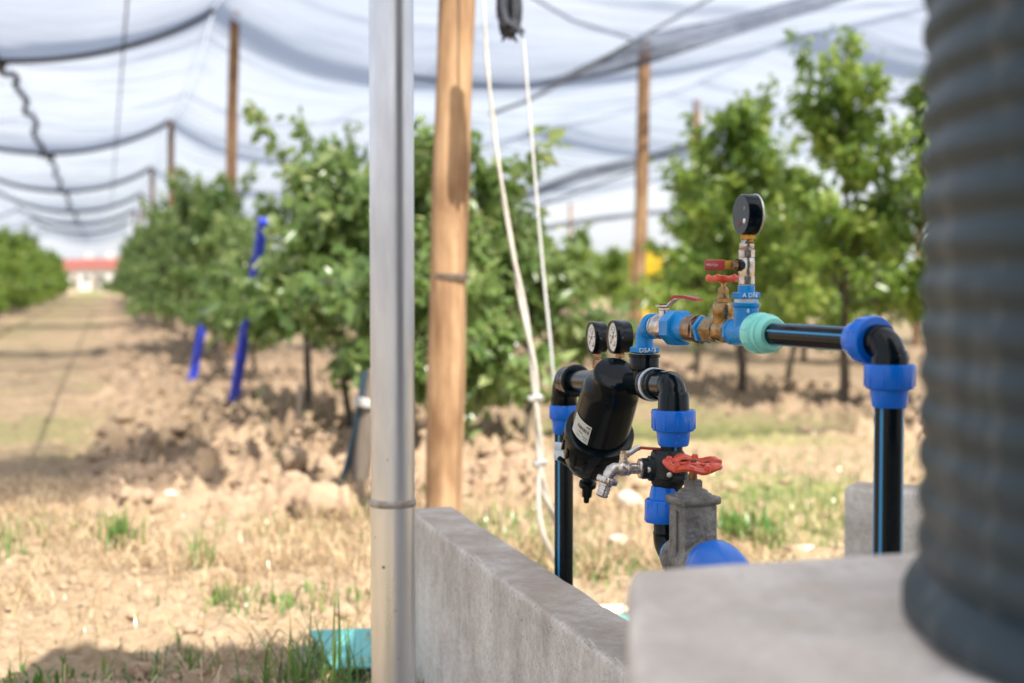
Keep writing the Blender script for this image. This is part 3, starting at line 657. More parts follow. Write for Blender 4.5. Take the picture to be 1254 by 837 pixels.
# brass-coloured tap on the saddle
fdir = Vector((-.99, -.12, 0)).normalized(); ft = Vector((sx, my_, zm)) + fdir * .043
tl = .037
mb = MB(); mb.lathe(ft, fdir, [(-.002, .0150), (.001, .0156), (.003, .0150), (.004, .0085), (.016, .0085), (.017, .0100), (.020, .0112), (.022, .0100), (.024, .0112), (.031, .0113), (.034, .0104), (tl, .0098)], 24)
pe = ft + fdir * tl; sdn = (fdir * .32 + Vector((0, 0, -.95))).normalized()
mb.tube([pe - fdir * .004, pe + fdir * .004, pe + fdir * .008 + sdn * .003, pe + fdir * .010 + sdn * .009, pe + fdir * .010 + sdn * .017], [.0098, .0100, .0100, .0092, .0085], 20)
stm = ft + fdir * .027
mb.lathe(stm, UPV, [(.006, .0070), (.013, .0070), (.014, .0060), (.018, .0060)], 18); mb.hexa(stm, UPV, .016, .024, .0068)
tap = mb.build('tap', M_nickel, man)
so = pe + fdir * .010 + sdn * .013
mb = MB(); mb.lathe(so, sdn, ringprof(0, .0105, .0165), 64, mod=lambda th, t: 1 + .035 * math.sin(16 * th)); mb.build('spout_nut', M_nickel, tap)
mb = MB(); mb.lathe(so, sdn, [(.009, .0100), (.014, .0104), (.0145, .0088), (.0195, .0104), (.020, .0088), (.025, .0104), (.0255, .0088), (.030, .0100), (.032, .0085), (.033, .005)], 28); mb.build('hose_barb', M_nickel, tap)
mb = MB(); mb.lathe(stm, UPV, [(.024, .0045), (.028, .0040)], 12); mb.build('brass_screw', M_yellowbrass, tap)
lv0 = stm + UPV * .024
mb = MB(); ldir = Vector((.97, .18, 0)).normalized()
mb.tube([lv0 - ldir * .004, lv0 + ldir * .010, lv0 + ldir * .020 + UPV * .007, lv0 + ldir * .026 + UPV * .0085], [.0040, .0045, .0045, .0040], 10); mb.build('lever_shank', M_zinc, tap)
mb = MB(); mb.box(lv0 + ldir * .042 + UPV * .0068, (.036, .014, .0036), (ldir - UPV * .09), UPV, ch=.0012); mb.build('lever_grip', M_dred, tap)
# lower nut, elbow, gate valve
lnx = sx - .0045
o = Vector((lnx, my_, zz2(639))); h = zz2(595) - o.z
nut(o, UPV, [(0, .0300), (.003, .0318), (h * .60, .0300), (h * .63, .0285), (h * .66, .0245), (h - .002, .0212), (h, .0200)], M_nut, ribs=10, rib_t=(.003, h * .58), rr=.0300)
gdir = Vector((.42, -.907, 0)).normalized()
cE = Vector((lnx, my_, zz2(676)))
mb = MB(); mb.lathe(Vector((lnx, my_, 0)), UPV, [(cE.z + .024, .0172), (cE.z + .030, .0185), (zz2(652), .0185), (zz2(650), .0172), (zz2(636), .0172)], 28)
mb.tube(arc(cE, gdir, UPV, .026, 12)[::-1], .0178, 24)
mb.build('elbow', M_blackp, man)
vc = cE + gdir * .082
mb = MB(); mb.lathe(cE, gdir, [(.020, .0195), (.024, .0235), (.034, .0240), (.037, .0215), (.044, .0215)], 30); mb.build('threaded_collar', M_bluep, man)
s1 = S(vc.y); zv = lambda py: at(848, py, vc.y).z
gv_side = Vector((-gdir.y, gdir.x, 0))
mb = MB(); vh = zv(615) - vc.z; vb = -.048
mb.hexa(cE, gdir, .046, .060, .036, UPV, 8)
mb.hexa(cE, gdir, .106, .120, .036, UPV, 8)
# flat-sided body, waisted bonnet flange
mb.box(vc + UPV * (vh * .5 - .012), (.050, .058, vh + .024), gdir, UPV, ch=.006)
mb.lathe(vc, gdir, [(-.045, .030), (-.03, .034), (.03, .034), (.045, .030)], 28)
mb.box(vc + UPV * (vh + .004), (.058, .066, .013), gdir, UPV, ch=.004)
mb.lathe(vc, UPV, [(vh + .008, .029), (vh + .013, .0275), (vh + .0145, .023), (vh + .018, .0215), (vh + .021, .0145), (vh + .026, .0125)], 32)
mb.hexa(vc, UPV, vh + .023, vh + .0335, .0150)
for sgy in (-1, 1):
    mb.box(vc + UPV * (vh * .45) + gv_side * sgy * .030 , (.010, .006, vh * .85), gdir, UPV, ch=.0015)
gv = mb.build('gate_valve', M_iron, man); gv['label'] = 'weathered grey cast iron gate valve with red handwheel'
mb = MB(); mb.lathe(vc, UPV, [(vh + .032, .0062), (vh + .060, .0062)], 14); mb.build('stem', M_bronze, gv)
def handwheel(c, ax, r, thick, m, parent, lobes=5, ph=.4, dish=.006):
    mb = MB(); ax, a, b = MB.basis(ax)
    n = 80; prof = [(-.5, .80), (-.2, .72), (.35, .76), (.5, .84), (.42, .95), (.0, 1.0), (-.4, .95)]
    V = []; Fq = []
    for k in range(n):
        th = 2 * math.pi * k / n + ph; mo = 1 + .055 * math.cos(lobes * th); zz_ = dish * .5 * math.cos(lobes * th)
        for (t, rr) in prof:
            rad = r * (rr * mo if rr > .85 else rr); V.append(c + ax * (t * thick + zz_) + a * rad * math.cos(th) + b * rad * math.sin(th))
    pn = len(prof)
    for k in range(n):
        for j in range(pn): Fq.append((k * pn + j, ((k + 1) % n) * pn + j, ((k + 1) % n) * pn + (j + 1) % pn, k * pn + (j + 1) % pn))
    mb.add(V, Fq)
    mb.lathe(c, ax, [(-thick * .75, r * .16), (-thick * .7, r * .24), (thick * .25, r * .24), (thick * .4, r * .18)], 20)
    for k in range(lobes):
        th = 2 * math.pi * k / lobes + ph; d = a * math.cos(th) + b * math.sin(th)
        mb.tube([c + d * r * .15, c + d * r * .5 - ax * thick * .15, c + d * r * .84], [thick * .33, thick * .30, thick * .38], 10)
        mb.lathe(c + d * r * .88, ax, [(-thick * .5, r * .10), (thick * .45, r * .12), (thick * .75, r * .07)], 12)
    w = mb.build('handwheel', m, parent, 50)
    mb = MB(); mb.hexa(c, ax, thick * .3, thick * .75, r * .11); mb.build('wheel_nut', M_rust, w)
    return w
handwheel(vc + UPV * (zv(570) - vc.z) + Vector((0, 0, .001)), (UPV + Vector((.02, -.10, 0))).normalized(), 36.5 * s1, .0105, M_red, gv, 5, .5)
# blue elbow leaving the valve downwards
vo = cE + gdir * .150
mb = MB(); mb.tube([cE + gdir * .119, cE + gdir * .13] + arc(cE + gdir * .185, -gdir, Vector((0, 0, -1)), .046, 14) + [cE + gdir * .185 - UPV * .12, cE + gdir * .185 - UPV * .75], [.036, .038] + [.0425] * 14 + [.039, .039], 36)
be = mb.build('blue_elbow', M_bluepipe, man)
for (px, py, w) in ((867, 663, .0025), (884, 672, .0045), (893, 667, .0022), (858, 690, .0040), (872, 688, .003), (850, 676, .0020)):
    mb = MB(); p = at(px, py, 1.93); c0 = cE + gdir * .145 - UPV * .01; n = (p - c0).normalized()
    # chip of primer showing on the bend: sit it on the surface met by the pixel ray
    ray = (p - EYE).normalized(); cc = cE + gdir * .143 - UPV * .006; L_ = cc - EYE; tca = L_.dot(ray); d2 = L_.length_squared - tca * tca; rr = .0432
    if d2 < rr * rr:
        hit = EYE + ray * (tca - math.sqrt(rr * rr - d2)); n = (hit - cc).normalized()
        mb.lathe(cc + n * .0426, n, [(0, w * 1.1), (.0010, w * .9)], 9, mod=lambda th, t: 1 + .35 * math.sin(2 * th + px) + .2 * math.sin(5 * th)); mb.build('paint_chip', M_redchip, be)

# pressure gauges facing across the run
gn = -side
def gauge(c, n, r, depth, front, stem_h, label=None):
    """c: centre of the visible disc; n: its normal; front True when the dial is that disc"""
    ax, a, b = MB.basis(n)
    mb = MB()
    if front:
        mb.lathe(c, -n, [(.0035, r * .84), (.0035, r * .86), (0, r * .90), (0, r * .97), (.002, r), (.0125, r), (.0135, r * .975), (depth - .003, r * .965), (depth, r * .92), (depth, r * .3)], 56)
    else:
        mb.lathe(c, -n, [(0, r * .3), (0, r * .95), (.0018, r * .985), (depth - .006, r * .985), (depth - .0055, r * 1.0)], 56)
    gg = mb.build('pressure_gauge', M_blackp, man)
    if label: gg['label'] = label
    down = Vector((0, 0, -1)); mid = c - n * depth * .5
    mb = MB(); mb.lathe(mid, down, [(r * .9, .0065), (r + .004, .0065)], 16)
    mb.hexa(mid, down, r * .97, r + .006, .0088); mb.lathe(mid, down, [(r + .005, .0055), (r + .010, .0055)], 14); mb.hexa(mid, down, r + .009, r + stem_h, .0098)
    mb.build('brass_stem', M_bronze if front else M_yellowbrass, gg)
    if front:
        mb = MB(); mb.lathe(c - n * .0028, n, [(-.0004, r * .84), (0, r * .84)], 48); mb.build('dial', M_dial, gg)
        right = UPV.cross(n).normalized(); mb = MB(); mr = MB()
        for k in range(26):
            th = R(225 - 270 * k / 25); d = right * math.cos(th) + UPV * math.sin(th); L_ = .10 if k % 5 == 0 else .05
            mb.box(c - n * .0025 + d * r * (.62 - L_ / 2), (r * L_, r * (.035 if k % 5 == 0 else .02), .0003), d, n)
            if k % 5 == 0: mb.box(c - n * .0025 + d * r * .44, (r * .09, r * .10, .0003), right, n)
        for x in (.12, .30): mb.box(c - n * .0025 + right * r * x - UPV * r * .48, (r * .10, r * .12, .0003), right, n)
        mb.box(c - n * .0025 + right * r * .05 + UPV * r * .26, (r * .26, r * .10, .0003), right, n)
        mb.build('dial_marks', M_ink, gg)
        mb = MB(); th = R(222); d = right * math.cos(th) + UPV * math.sin(th); mb.box(c - n * .0014 + d * r * .17, (r * .78, r * .045, .0005), d, n); mb.lathe(c - n * .0024, n, [(0, r * .10), (.0016, r * .10)], 14)
        mb.build('needle', M_bronze, gg)
        mb = MB(); mb.lathe(c - n * .0002, n, [(-.0005, r * .885), (0, r * .885)], 48); mb.build('glass', M_glass, gg)
        mb = MB(); sw = MB.basis(n)[1]; fw = Vector((sw.x, sw.y, 0)); fw = fw if fw.y < 0 else -fw
        mb.lathe(c - n * .010 + fw * r * .985, fw, [(0, .0022), (.0006, .0022)], 12); mb.build('vent_hole', M_ink, gg)
    else:
        mb = MB(); mb.lathe(c - n * (depth - .0062), -n, [(0, r * .98), (.0004, r * 1.015), (.0022, r * 1.015), (.0032, r * .98), (.0032, r * .3)], 56); mb.build('bezel', M_zinc, gg)
        right = UPV.cross(n).normalized()
        mb = MB(); mb.lathe(c + right * r * .48 - UPV * r * .33, n, [(-.002, .0038), (.0012, .0036), (.0018, .0025)], 16); mb.build('vent_plug', M_white, gg)
        mb = MB(); mb.box(c + right * r * .42 + UPV * r * .30, (r * .035, .0006, r * .16), right, UPV); mb.build('scratch', M_tape, gg)
        text_mesh('stamped_letters', 'NV', r * .24, c + n * .0004 - right * r * .12 - UPV * r * .46, right, UPV, M_redink, gg)
    return gg
g1 = mpx(735); g2 = mpx(760)
c1 = at(723, 414, g1.y - .005); c2 = at(749, 413, g2.y - .005)
gauge(c1, gn, 20.0 * S(g1.y), .026, True, .026 , 'white-dialled black gauge standing on the left pipe run')
gauge(c2, gn, 20.8 * S(g2.y), .030, True, .032, 'white-dialled black gauge standing next to the black tee')

# top train: blue elbow, ball valve, brass gate valve, tee, teal nut, pipe to the right upright
T0 = at(791, 399, tm.y); T0.x, T0.y = tm.x, tm.y
RU = at(1090, 418, 1.75); T1 = Vector((RU.x, RU.y, at(1075, 419, 1.75).z)); T0.z = at(793, 399, tm.y).z
td = (T1 - T0).normalized(); TL = (T1 - T0).length
def tpx(px):
    lo, hi = 0.0, TL
    for _ in range(40):
        m = (lo + hi) / 2
        if cproj(T0 + td * m)[0] < px: lo = m
        else: hi = m
    return (lo + hi) / 2
def tpt(px): return T0 + td * tpx(px)
sT = S(2.3)
mb = MB(); z0b = at(790, 434, T0.y).z
mb.lathe(Vector((T0.x, T0.y, 0)), UPV, [(z0b - .01, .0150), (z0b + .0015, .0165)], 28); mb.build('thread_tape', M_tape, man)
mb = MB()
mb.hexa(Vector((T0.x, T0.y, z0b + .002)), UPV, 0, .0105, .0250, n=8)
zel = T0.z
mb.lathe(Vector((T0.x, T0.y, 0)), UPV, [(z0b + .011, .0155), (zel - .020, .0145)], 30)
mb.tube(arc(T0, Vector((0, 0, -1)), td, .022, 14), .0148, 28)
mb.lathe(T0, td, [(.020, .0150), (.022, .0205), (.034, .0208), (.036, .0195)], 32)
mb.build('blue_elbow', M_bluep, man)
xt = Vector((.985, .17, 0)); text_mesh('cast_letters', 'D5A/3', .0105, Vector((T0.x, T0.y, z0b + .0072)) + Vector((.17, -.985, 0)) * .0238 - xt * .001, xt, UPV, M_white, man)
mb = MB(); mb.lathe(T0, td, [(.0365, .0170), (.039, .0175), (.041, .0160)], 24); mb.build('thread_tape', M_tape, man)
a0 = .041; a1 = tpx(823)
mb = MB(); mb.lathe(T0, td, [(a0, .0165), (a0 + .004, .0195), (a0 + .018, .0200), (a0 + .022, .0185), (a0 + .030, .0185)], 28); mb.hexa(T0, td, a0 + .030, a1 + .004, .0205, UPV, 8)
bv0 = T0 + td * (a0 + .022)
mb.lathe(bv0, UPV, [(.012, .0085), (.026, .0080), (.027, .0065), (.034, .006)], 20); mb.hexa(bv0, UPV, .026, .031, .0095)
bv = mb.build('ball_valve', M_nickel, man); bv['label'] = 'nickel ball valve with a short red lever'
mb = MB(); mb.hexa(bv0, UPV, .031, .037, .0075); mb.build('lever_nut', M_rust, bv)
lb = bv0 + UPV * .0335; ld = (Vector((td.x, td.y, 0)).normalized() + Vector((.55, .2, 0))).normalized()
mb = MB(); lat = ld.cross(UPV)
def strip(mb, pts, w, t):
    V = []
    for p, tt in pts:
        for sx_ in (-1, 1):
            for sz_ in (-1, 1): V.append(p + lat * (w * sx_) + UPV * (t * sz_))
    Fq = []
    for i in range(len(pts) - 1):
        o = i * 4; Fq += [(o, o + 4, o + 5, o + 1), (o + 2, o + 3, o + 7, o + 6), (o + 1, o + 5, o + 7, o + 3), (o, o + 2, o + 6, o + 4)]
    e = (len(pts) - 1) * 4; Fq += [(0, 1, 3, 2), (e, e + 2, e + 3, e + 1)]
    mb.add(V, Fq)
strip(mb, [(lb - ld * .010, 0), (lb + ld * .010, 0), (lb + ld * .020 + UPV * .010, 0), (lb + ld * .030 + UPV * .013, 0)], .0085, .0013); mb.build('lever_plate', M_zinc, bv)
mb = MB(); strip(mb, [(lb + ld * .016 + UPV * .010, 0), (lb + ld * .024 + UPV * .0145, 0), (lb + ld * .040 + UPV * .0145, 0), (lb + ld * .064 + UPV * .0100, 0)], .0095, .0024); mb.build('lever_grip', M_dred, bv)
# blue union
u0 = tpx(824)
mb = MB(); mb.hexa(T0, td, u0, u0 + .030, .0290, UPV, 8); mb.lathe(T0, td, [(u0 + .030, .0215), (u0 + .034, .0205), (tpx(847), .0195)], 32)
mb.build('union_nut', M_bluep, man)
r0 = tpx(845); r1 = tpx(858)
mb = MB(); mb.lathe(T0, td, [(r0, .0175), (r0 + .003, .0215), (r1 - .001, .0218)], 32); mb.hexa(T0, td, r1 - .001, r1 + .006, .0228, UPV, 6); mb.build('brass_reducer', M_bronze, man)
h0 = r1 + .0065
mb = MB(); mb.hexa(T0, td, h0, h0 + .011, .0220, UPV, 6, .2); mb.lathe(T0, td, [(h0 + .011, .017), (h0 + .016, .017)], 24); mb.build('blue_bushing', M_bluep, man)
gvx = tpx(885.5); gvc = T0 + td * gvx; zz3 = lambda py: at(885, py, gvc.y).z
mb = MB(); mb.hexa(T0, td, h0 + .014, gvx - .010, .0200, UPV, 6, .1); mb.lathe(T0, td, [(gvx - .014, .0155), (gvx - .008, .0175), (gvx + .008, .0175), (gvx + .013, .0155)], 28); mb.hexa(T0, td, gvx + .010, gvx + .024, .0200, UPV, 6, .1)
mb.lathe(gvc, UPV, [(0, .0150), (zz3(386) - gvc.z, .0150), (zz3(385) - gvc.z, .0158), (zz3(373) - gvc.z, .0158), (zz3(371) - gvc.z, .0140), (zz3(370) - gvc.z, .0095), (zz3(352) - gvc.z, .0065)], 28)
mb.hexa(gvc, UPV, zz3(371) - gvc.z, zz3(365) - gvc.z, .0118); mb.hexa(gvc, UPV, zz3(361) - gvc.z, zz3(354) - gvc.z, .0086)
bg_ = mb.build('brass_gate_valve', M_brass, man); bg_['label'] = 'golden brass gate valve with small red handwheel'
mb = MB(); mb.lathe(gvc, UPV, [(zz3(355) - gvc.z, .0036), (zz3(343) - gvc.z, .0036)], 12); mb.build('stem', M_brass, bg_)
handwheel(Vector((gvc.x - .001, gvc.y, zz3(341.5))), UPV, 20.0 * S(gvc.y), .0090, M_red, bg_, 5, .2, .0015)
# blue tee
tx_ = tpx(913.5); tcn = T0 + td * tx_; zz4 = lambda py: at(914, py, tcn.y).z
mb = MB(); mb.hexa(T0, td, gvx + .0245, gvx + .034, .0200, UPV, 8); mb.lathe(T0, td, [(gvx + .034, .0185), (gvx + .040, .0205), (tx_ - .022, .0205), (tx_ - .004, .0195), (tx_ + .012, .0195), (tx_ + .014, .0225), (tx_ + .022, .0230), (tx_ + .024, .020)], 36)
Z = lambda py: zz4(py) - tcn.z
mb.lathe(tcn, UPV, [(0, .0178), (Z(377), .0178), (Z(376), .0195), (Z(374.5), .0203), (Z(372), .0203), (Z(371), .0185)], 36)
bt = mb.build('blue_tee', M_bluep, man)
mb = MB(); mb.lathe(tcn, UPV, [(Z(371.5), .0160), (Z(369), .0168), (Z(366), .0160)], 28, mod=lambda th, t: 1 + .03 * math.sin(6 * th)); mb.build('thread_tape', M_tape, man)
mb = MB(); mb.hexa(tcn, UPV, Z(366), Z(358), .0208, n=8); mb.lathe(tcn, UPV, [(Z(358.5), .0125), (Z(350), .0120)], 28); mb.build('blue_bushing', M_bluep, man)
text_mesh('cast_letters', 'A DN', .0088, tcn + UPV * Z(362) + Vector((.10, -.995, 0)) * .0206, Vector((.995, .10, 0)), UPV, M_white, man)
text_mesh('cast_letters', '8', .0085, tcn + UPV * Z(381) + Vector((0, -1, 0)) * .0181, Vector((1, 0, 0)), UPV, M_white, man)
mb = MB(); mb.lathe(tcn, UPV, [(Z(351), .0108), (Z(349), .0115)], 20); mb.build('thread_tape', M_tape, man)
mb = MB(); mb.hexa(tcn, UPV, Z(349), Z(338), .0122, n=8); mb.lathe(tcn, UPV, [(Z(338.5), .0108), (Z(334), .0118), (Z(320), .0118), (Z(316), .0108)], 26); mb.hexa(tcn, UPV, Z(316), Z(306), .0122, n=8)
mb.lathe(tcn, UPV, [(Z(306), .0085), (Z(304.5), .0100), (Z(302), .0110), (Z(299), .0108), (Z(297), .0080), (Z(290), .0060)], 26)
mv = mb.build('mini_ball_valve', M_nickel, man); mv['label'] = 'small silver ball valve under the black-backed gauge'
lo_ = tcn + UPV * Z(325); ldn = Vector((-.80, -.60, 0)).normalized()
mb = MB(); mb.lathe(lo_, ldn, [(.008, .0075), (.018, .0075), (.020, .0060)], 20); mb.hexa(lo_, ldn, .011, .020, .0088); mb.build('packing_nut', M_blackp, mv)
ll = Vector((-1, .10, 0)).normalized(); lq = lo_ + ldn * .0215
mb = MB(); mb.hexa(lq, ldn, -.001, .006, .0060); mb.build('lever_nut', M_bronze, mv)
mb = MB(); mb.box(lq + ll * .010 , (.034, .0022, .0125), ll, UPV, ch=.0008); mb.build('lever_plate', M_yellowbrass, mv)
mb = MB(); mb.box(lq + ll * .030, (.029, .0060, .0155), ll, UPV, ch=.0022); lg = mb.build('lever_grip', M_dred, mv)
text_mesh('stamped_letters', 'M5/15d', .0052, lq + ll * .034 + Vector((ll.y, -ll.x, 0)).normalized() * (.0032 if Vector((ll.y, -ll.x, 0)).y < 0 else -.0032), -ll, UPV, M_label, mv)
cg = at(907, 263, tcn.y - .004); cgm = 0.0277
gg3 = gauge(cg, gn, 25.2 * S(tcn.y), .027, False, .010, 'black-backed gauge at the top of the pipework, dial facing away')
mb = MB(); mb.lathe(Vector((tcn.x, tcn.y, 0)), UPV, [(zz4(297), .0062), (zz4(287), .0062)], 16); mb.hexa(Vector((tcn.x, tcn.y, 0)), UPV, zz4(294), zz4(287.5), .0092); mb.build('brass_neck', M_yellowbrass, man)
# teal nut and horizontal pipe
n0 = tx_ + .026; o = T0 + td * n0
nut(o, td, [(0, .0235), (.0008, .0282), (.003, .0292), (.020, .0288), (.0215, .0275), (.0225, .0258), (.027, .0256), (.0280, .0275), (.0295, .0280), (.0340, .0272), (.0350, .0252), (.044, .0232), (.0455, .0215), (.0455, .017)], M_teal, 'teal_compression_nut', 9, (.004, .019), .0286)
rh = 14.0 * S(1.95)
mb = MB(); mb.lathe(T0, td, [(n0 + .01, .0158), (TL - .03, .0158)], 32); hp = mb.build('horizontal_pipe', M_pipe, man)
axh, ah, bh = MB.basis(td)
for ang in (75, 20, 200, 300):
    V = []
    for t in (n0 + .05, TL - .05):
        for k in range(4):
            th = R(ang - 5 + 10 * k / 3); V.append(T0 + td * t + (ah * math.cos(th) + bh * math.sin(th)) * .0161)
    mb = MB(); mb.add(V, [(k, k + 1, 5 + k, 4 + k) for k in range(3)]); mb.build('stripe', M_stripe, hp)
# right elbow and upright
sR = S(1.75); cC = Vector((RU.x, RU.y, T1.z))
o = T0 + td * (TL - .030)
nut(o, -td, [(-.004, .0235), (-.003, .0300), (.000, .0312), (.020, .0300), (.022, .0270), (.040, .0225), (.042, .019)], M_nut, ribs=10, rib_t=(.001, .019), rr=.0302)
mb = MB(); mb.lathe(cC, -td, [(.012, .0205), (.030, .0215), (.034, .0225)], 30)
mb.tube(arc(cC, -td, Vector((0, 0, -1)), .024, 14), .0205, 30)
zr = lambda py: at(1090, py, 1.75).z
mb.lathe(Vector((cC.x, cC.y, 0)), UPV, [(zr(450), .0225), (zr(438), .0232), (zr(436), .0222), (zr(430), .0205)], 32)
mb.build('elbow', M_blackp, man)
o = Vector((cC.x, cC.y, zr(499))); h = zr(446) - o.z
nut(o, UPV, [(0, .0205), (.003, .0218), (h * .40, .0238), (h * .43, .0285), (h * .47, .0298), (h - .003, .0312), (h, .0300)], M_nut, ribs=10, rib_t=(h * .48, h - .002), rr=.0300)
rr_ = 17.8 * sR
mb = MB(); mb.lathe((cC.x, cC.y, 0), UPV, [(-.2, rr_), (o.z + .01, rr_)], 36); up2 = mb.build('upright_pipe', M_pipe, man)
stripes(cC.x, cC.y, -.1, o.z, rr_, angs=(-135, -178, -42, 80), parent=up2)

# ------------------------------------------------------------------ rope, cord and the net bundle they hang from
def catpts(pts, n=8):
    out = []; P = [pts[0]] + pts + [pts[-1]]
    for i in range(1, len(P) - 2):
        for k in range(n):
            t = k / n; a, b, c, d = P[i - 1], P[i], P[i + 1], P[i + 2]
            out.append(.5 * ((2 * b) + (c - a) * t + (2 * a - 5 * b + 4 * c - d) * t * t + (3 * b - a - 3 * c + d) * t ** 3))
    out.append(pts[-1]); return out
YR = 4.7
rope = thing('hanging_rope', 'thick cream twisted rope with metal clips hanging beside the wooden pole', 'rope', on_ground(690, 690))
main = catpts([at(p[0], p[1], p[2]) for p in ((585, -260, 5.2), (592, -20, 5.0), (598, 90, 4.9), (612, 210, 4.8), (632, 330, 4.75), (652, 440, 4.7), (660, 540, 4.7), (666, 600, 4.7), (683, 640, 4.75), (700, 672, 4.85))])
for k in range(2):
    P = []; t_ = 0
    for i, p in enumerate(main):
        th = i * .45 + k * math.pi; amp = .0055 * (1 if i > 30 else .4); P.append(p + Vector((math.cos(th) * amp, math.sin(th) * amp, 0)))
    mb = MB(); mb.tube(P, [.0032 + .0055 * min(1, max(0, (i - 8) / 34)) for i in range(len(P))], 8); mb.build('strand', M_rope, rope, 60)
mb = MB(); mb.tube(catpts([at(*p) for p in ((662, 560, 4.7), (659, 600, 4.68), (661, 635, 4.66), (668, 662, 4.66), (678, 683, 4.7))]), .009, 8); mb.build('loose_end', M_rope, rope)
for (px, py) in ((655, 488), (661, 567)):
    p = at(px, py, YR); mb = MB(); mb.box(p, (.05, .035, .022), (1, .1, .1), UPV, ch=.005); mb.lathe(p + Vector((-.01, -.02, .0)), (0, -1, .2), [(0, .011), (.02, .009)], 10); mb.build('clip', M_zinc, rope)
cd = MB(); cd.tube(catpts([at(*p) for p in ((641, 48, 5.2), (652, 180, 5.1), (664, 320, 5.0), (675, 430, 4.9), (680, 500, 4.9), (684, 600, 4.9), (690, 690, 4.95))]), .0050, 8)
tag(cd.build('cord', M_cord, None), 'thin white cord hanging from the dark net bundle', 'cord')
tf = MB()
for k in range(26):
    a = random.random() * 6.28; r_ = random.random() * .035
    p0 = at(622 + random.uniform(-8, 8), -90, 5.2); p1 = at(624 + random.uniform(-13, 13), 10, 5.2 + random.uniform(-.04, .04)); p2 = at(628 + random.uniform(-14, 16), random.uniform(30, 52), 5.2 + random.uniform(-.05, .05))
    tf.tube(catpts([p0, p1, p2], 4), [.012, .012, .012, .012, .013, .012, .011, .008, .004], 6)
ptop2 = at(622, -90, 5.2); tf.tube([ptop2, Vector((ptop2.x, ptop2.y, 4.2))], .006, 6)
tag(tf.build('net_bundle', M_tuft, None), 'dark rolled tuft of net hanging beside the wooden pole', 'net')

# ------------------------------------------------------------------ teal lids
def lid(corners, z0, z1, label, name='metal_lid'):
    t = thing(name, label, 'lid', (corners[0][0], corners[0][1], 0)); c = [Vector((x, y, 0)) for x, y in corners]; m_ = sum(c, Vector()) / 4
    def slab(nm, k, a, b, mm):
        P = [m_ + (p - m_) * k for p in c]; mb = MB(); mb.add([p + Vector((0, 0, a)) for p in P] + [p + Vector((0, 0, b)) for p in P], [(3, 2, 1, 0), (4, 5, 6, 7)] + [(i, (i + 1) % 4, 4 + (i + 1) % 4, 4 + i) for i in range(4)]); return mb.build(nm, mm, t, 30)
    slab('rim', .985, z0, z1 - .006, M_lidedge); slab('plate', 1.0, z1 - .0055, z1, M_lid); slab('pad', 1.12, -.12, z0 - .001, M_conc)
    return t
z1_ = .075
A_ = on_ground(380, 772, z1_); B_ = on_ground(408, 818, z1_); W = Vector((.97, .14, 0)) * .62
lid([A_.xy, B_.xy, (B_ + W).xy, (A_ + W).xy], .03, z1_, 'teal painted steel lid in the grass beside the galvanised post')
C_ = on_ground(420, 833, .035); D_ = C_ + Vector((.06, -.30, 0)); W2 = Vector((.97, .14, 0)) * .5
lid([C_.xy, D_.xy, (D_ + W2).xy, (C_ + W2).xy], .012, .035, 'second teal lid lying low in front of the raised one')
E_ = on_ground(744, 754, .03); lid([E_.xy, (E_ + Vector((.05, -.28, 0))).xy, (E_ + Vector((.40, -.22, 0))).xy, (E_ + Vector((.36, .06, 0))).xy], .008, .03, 'teal lid on the ground inside the concrete walls')

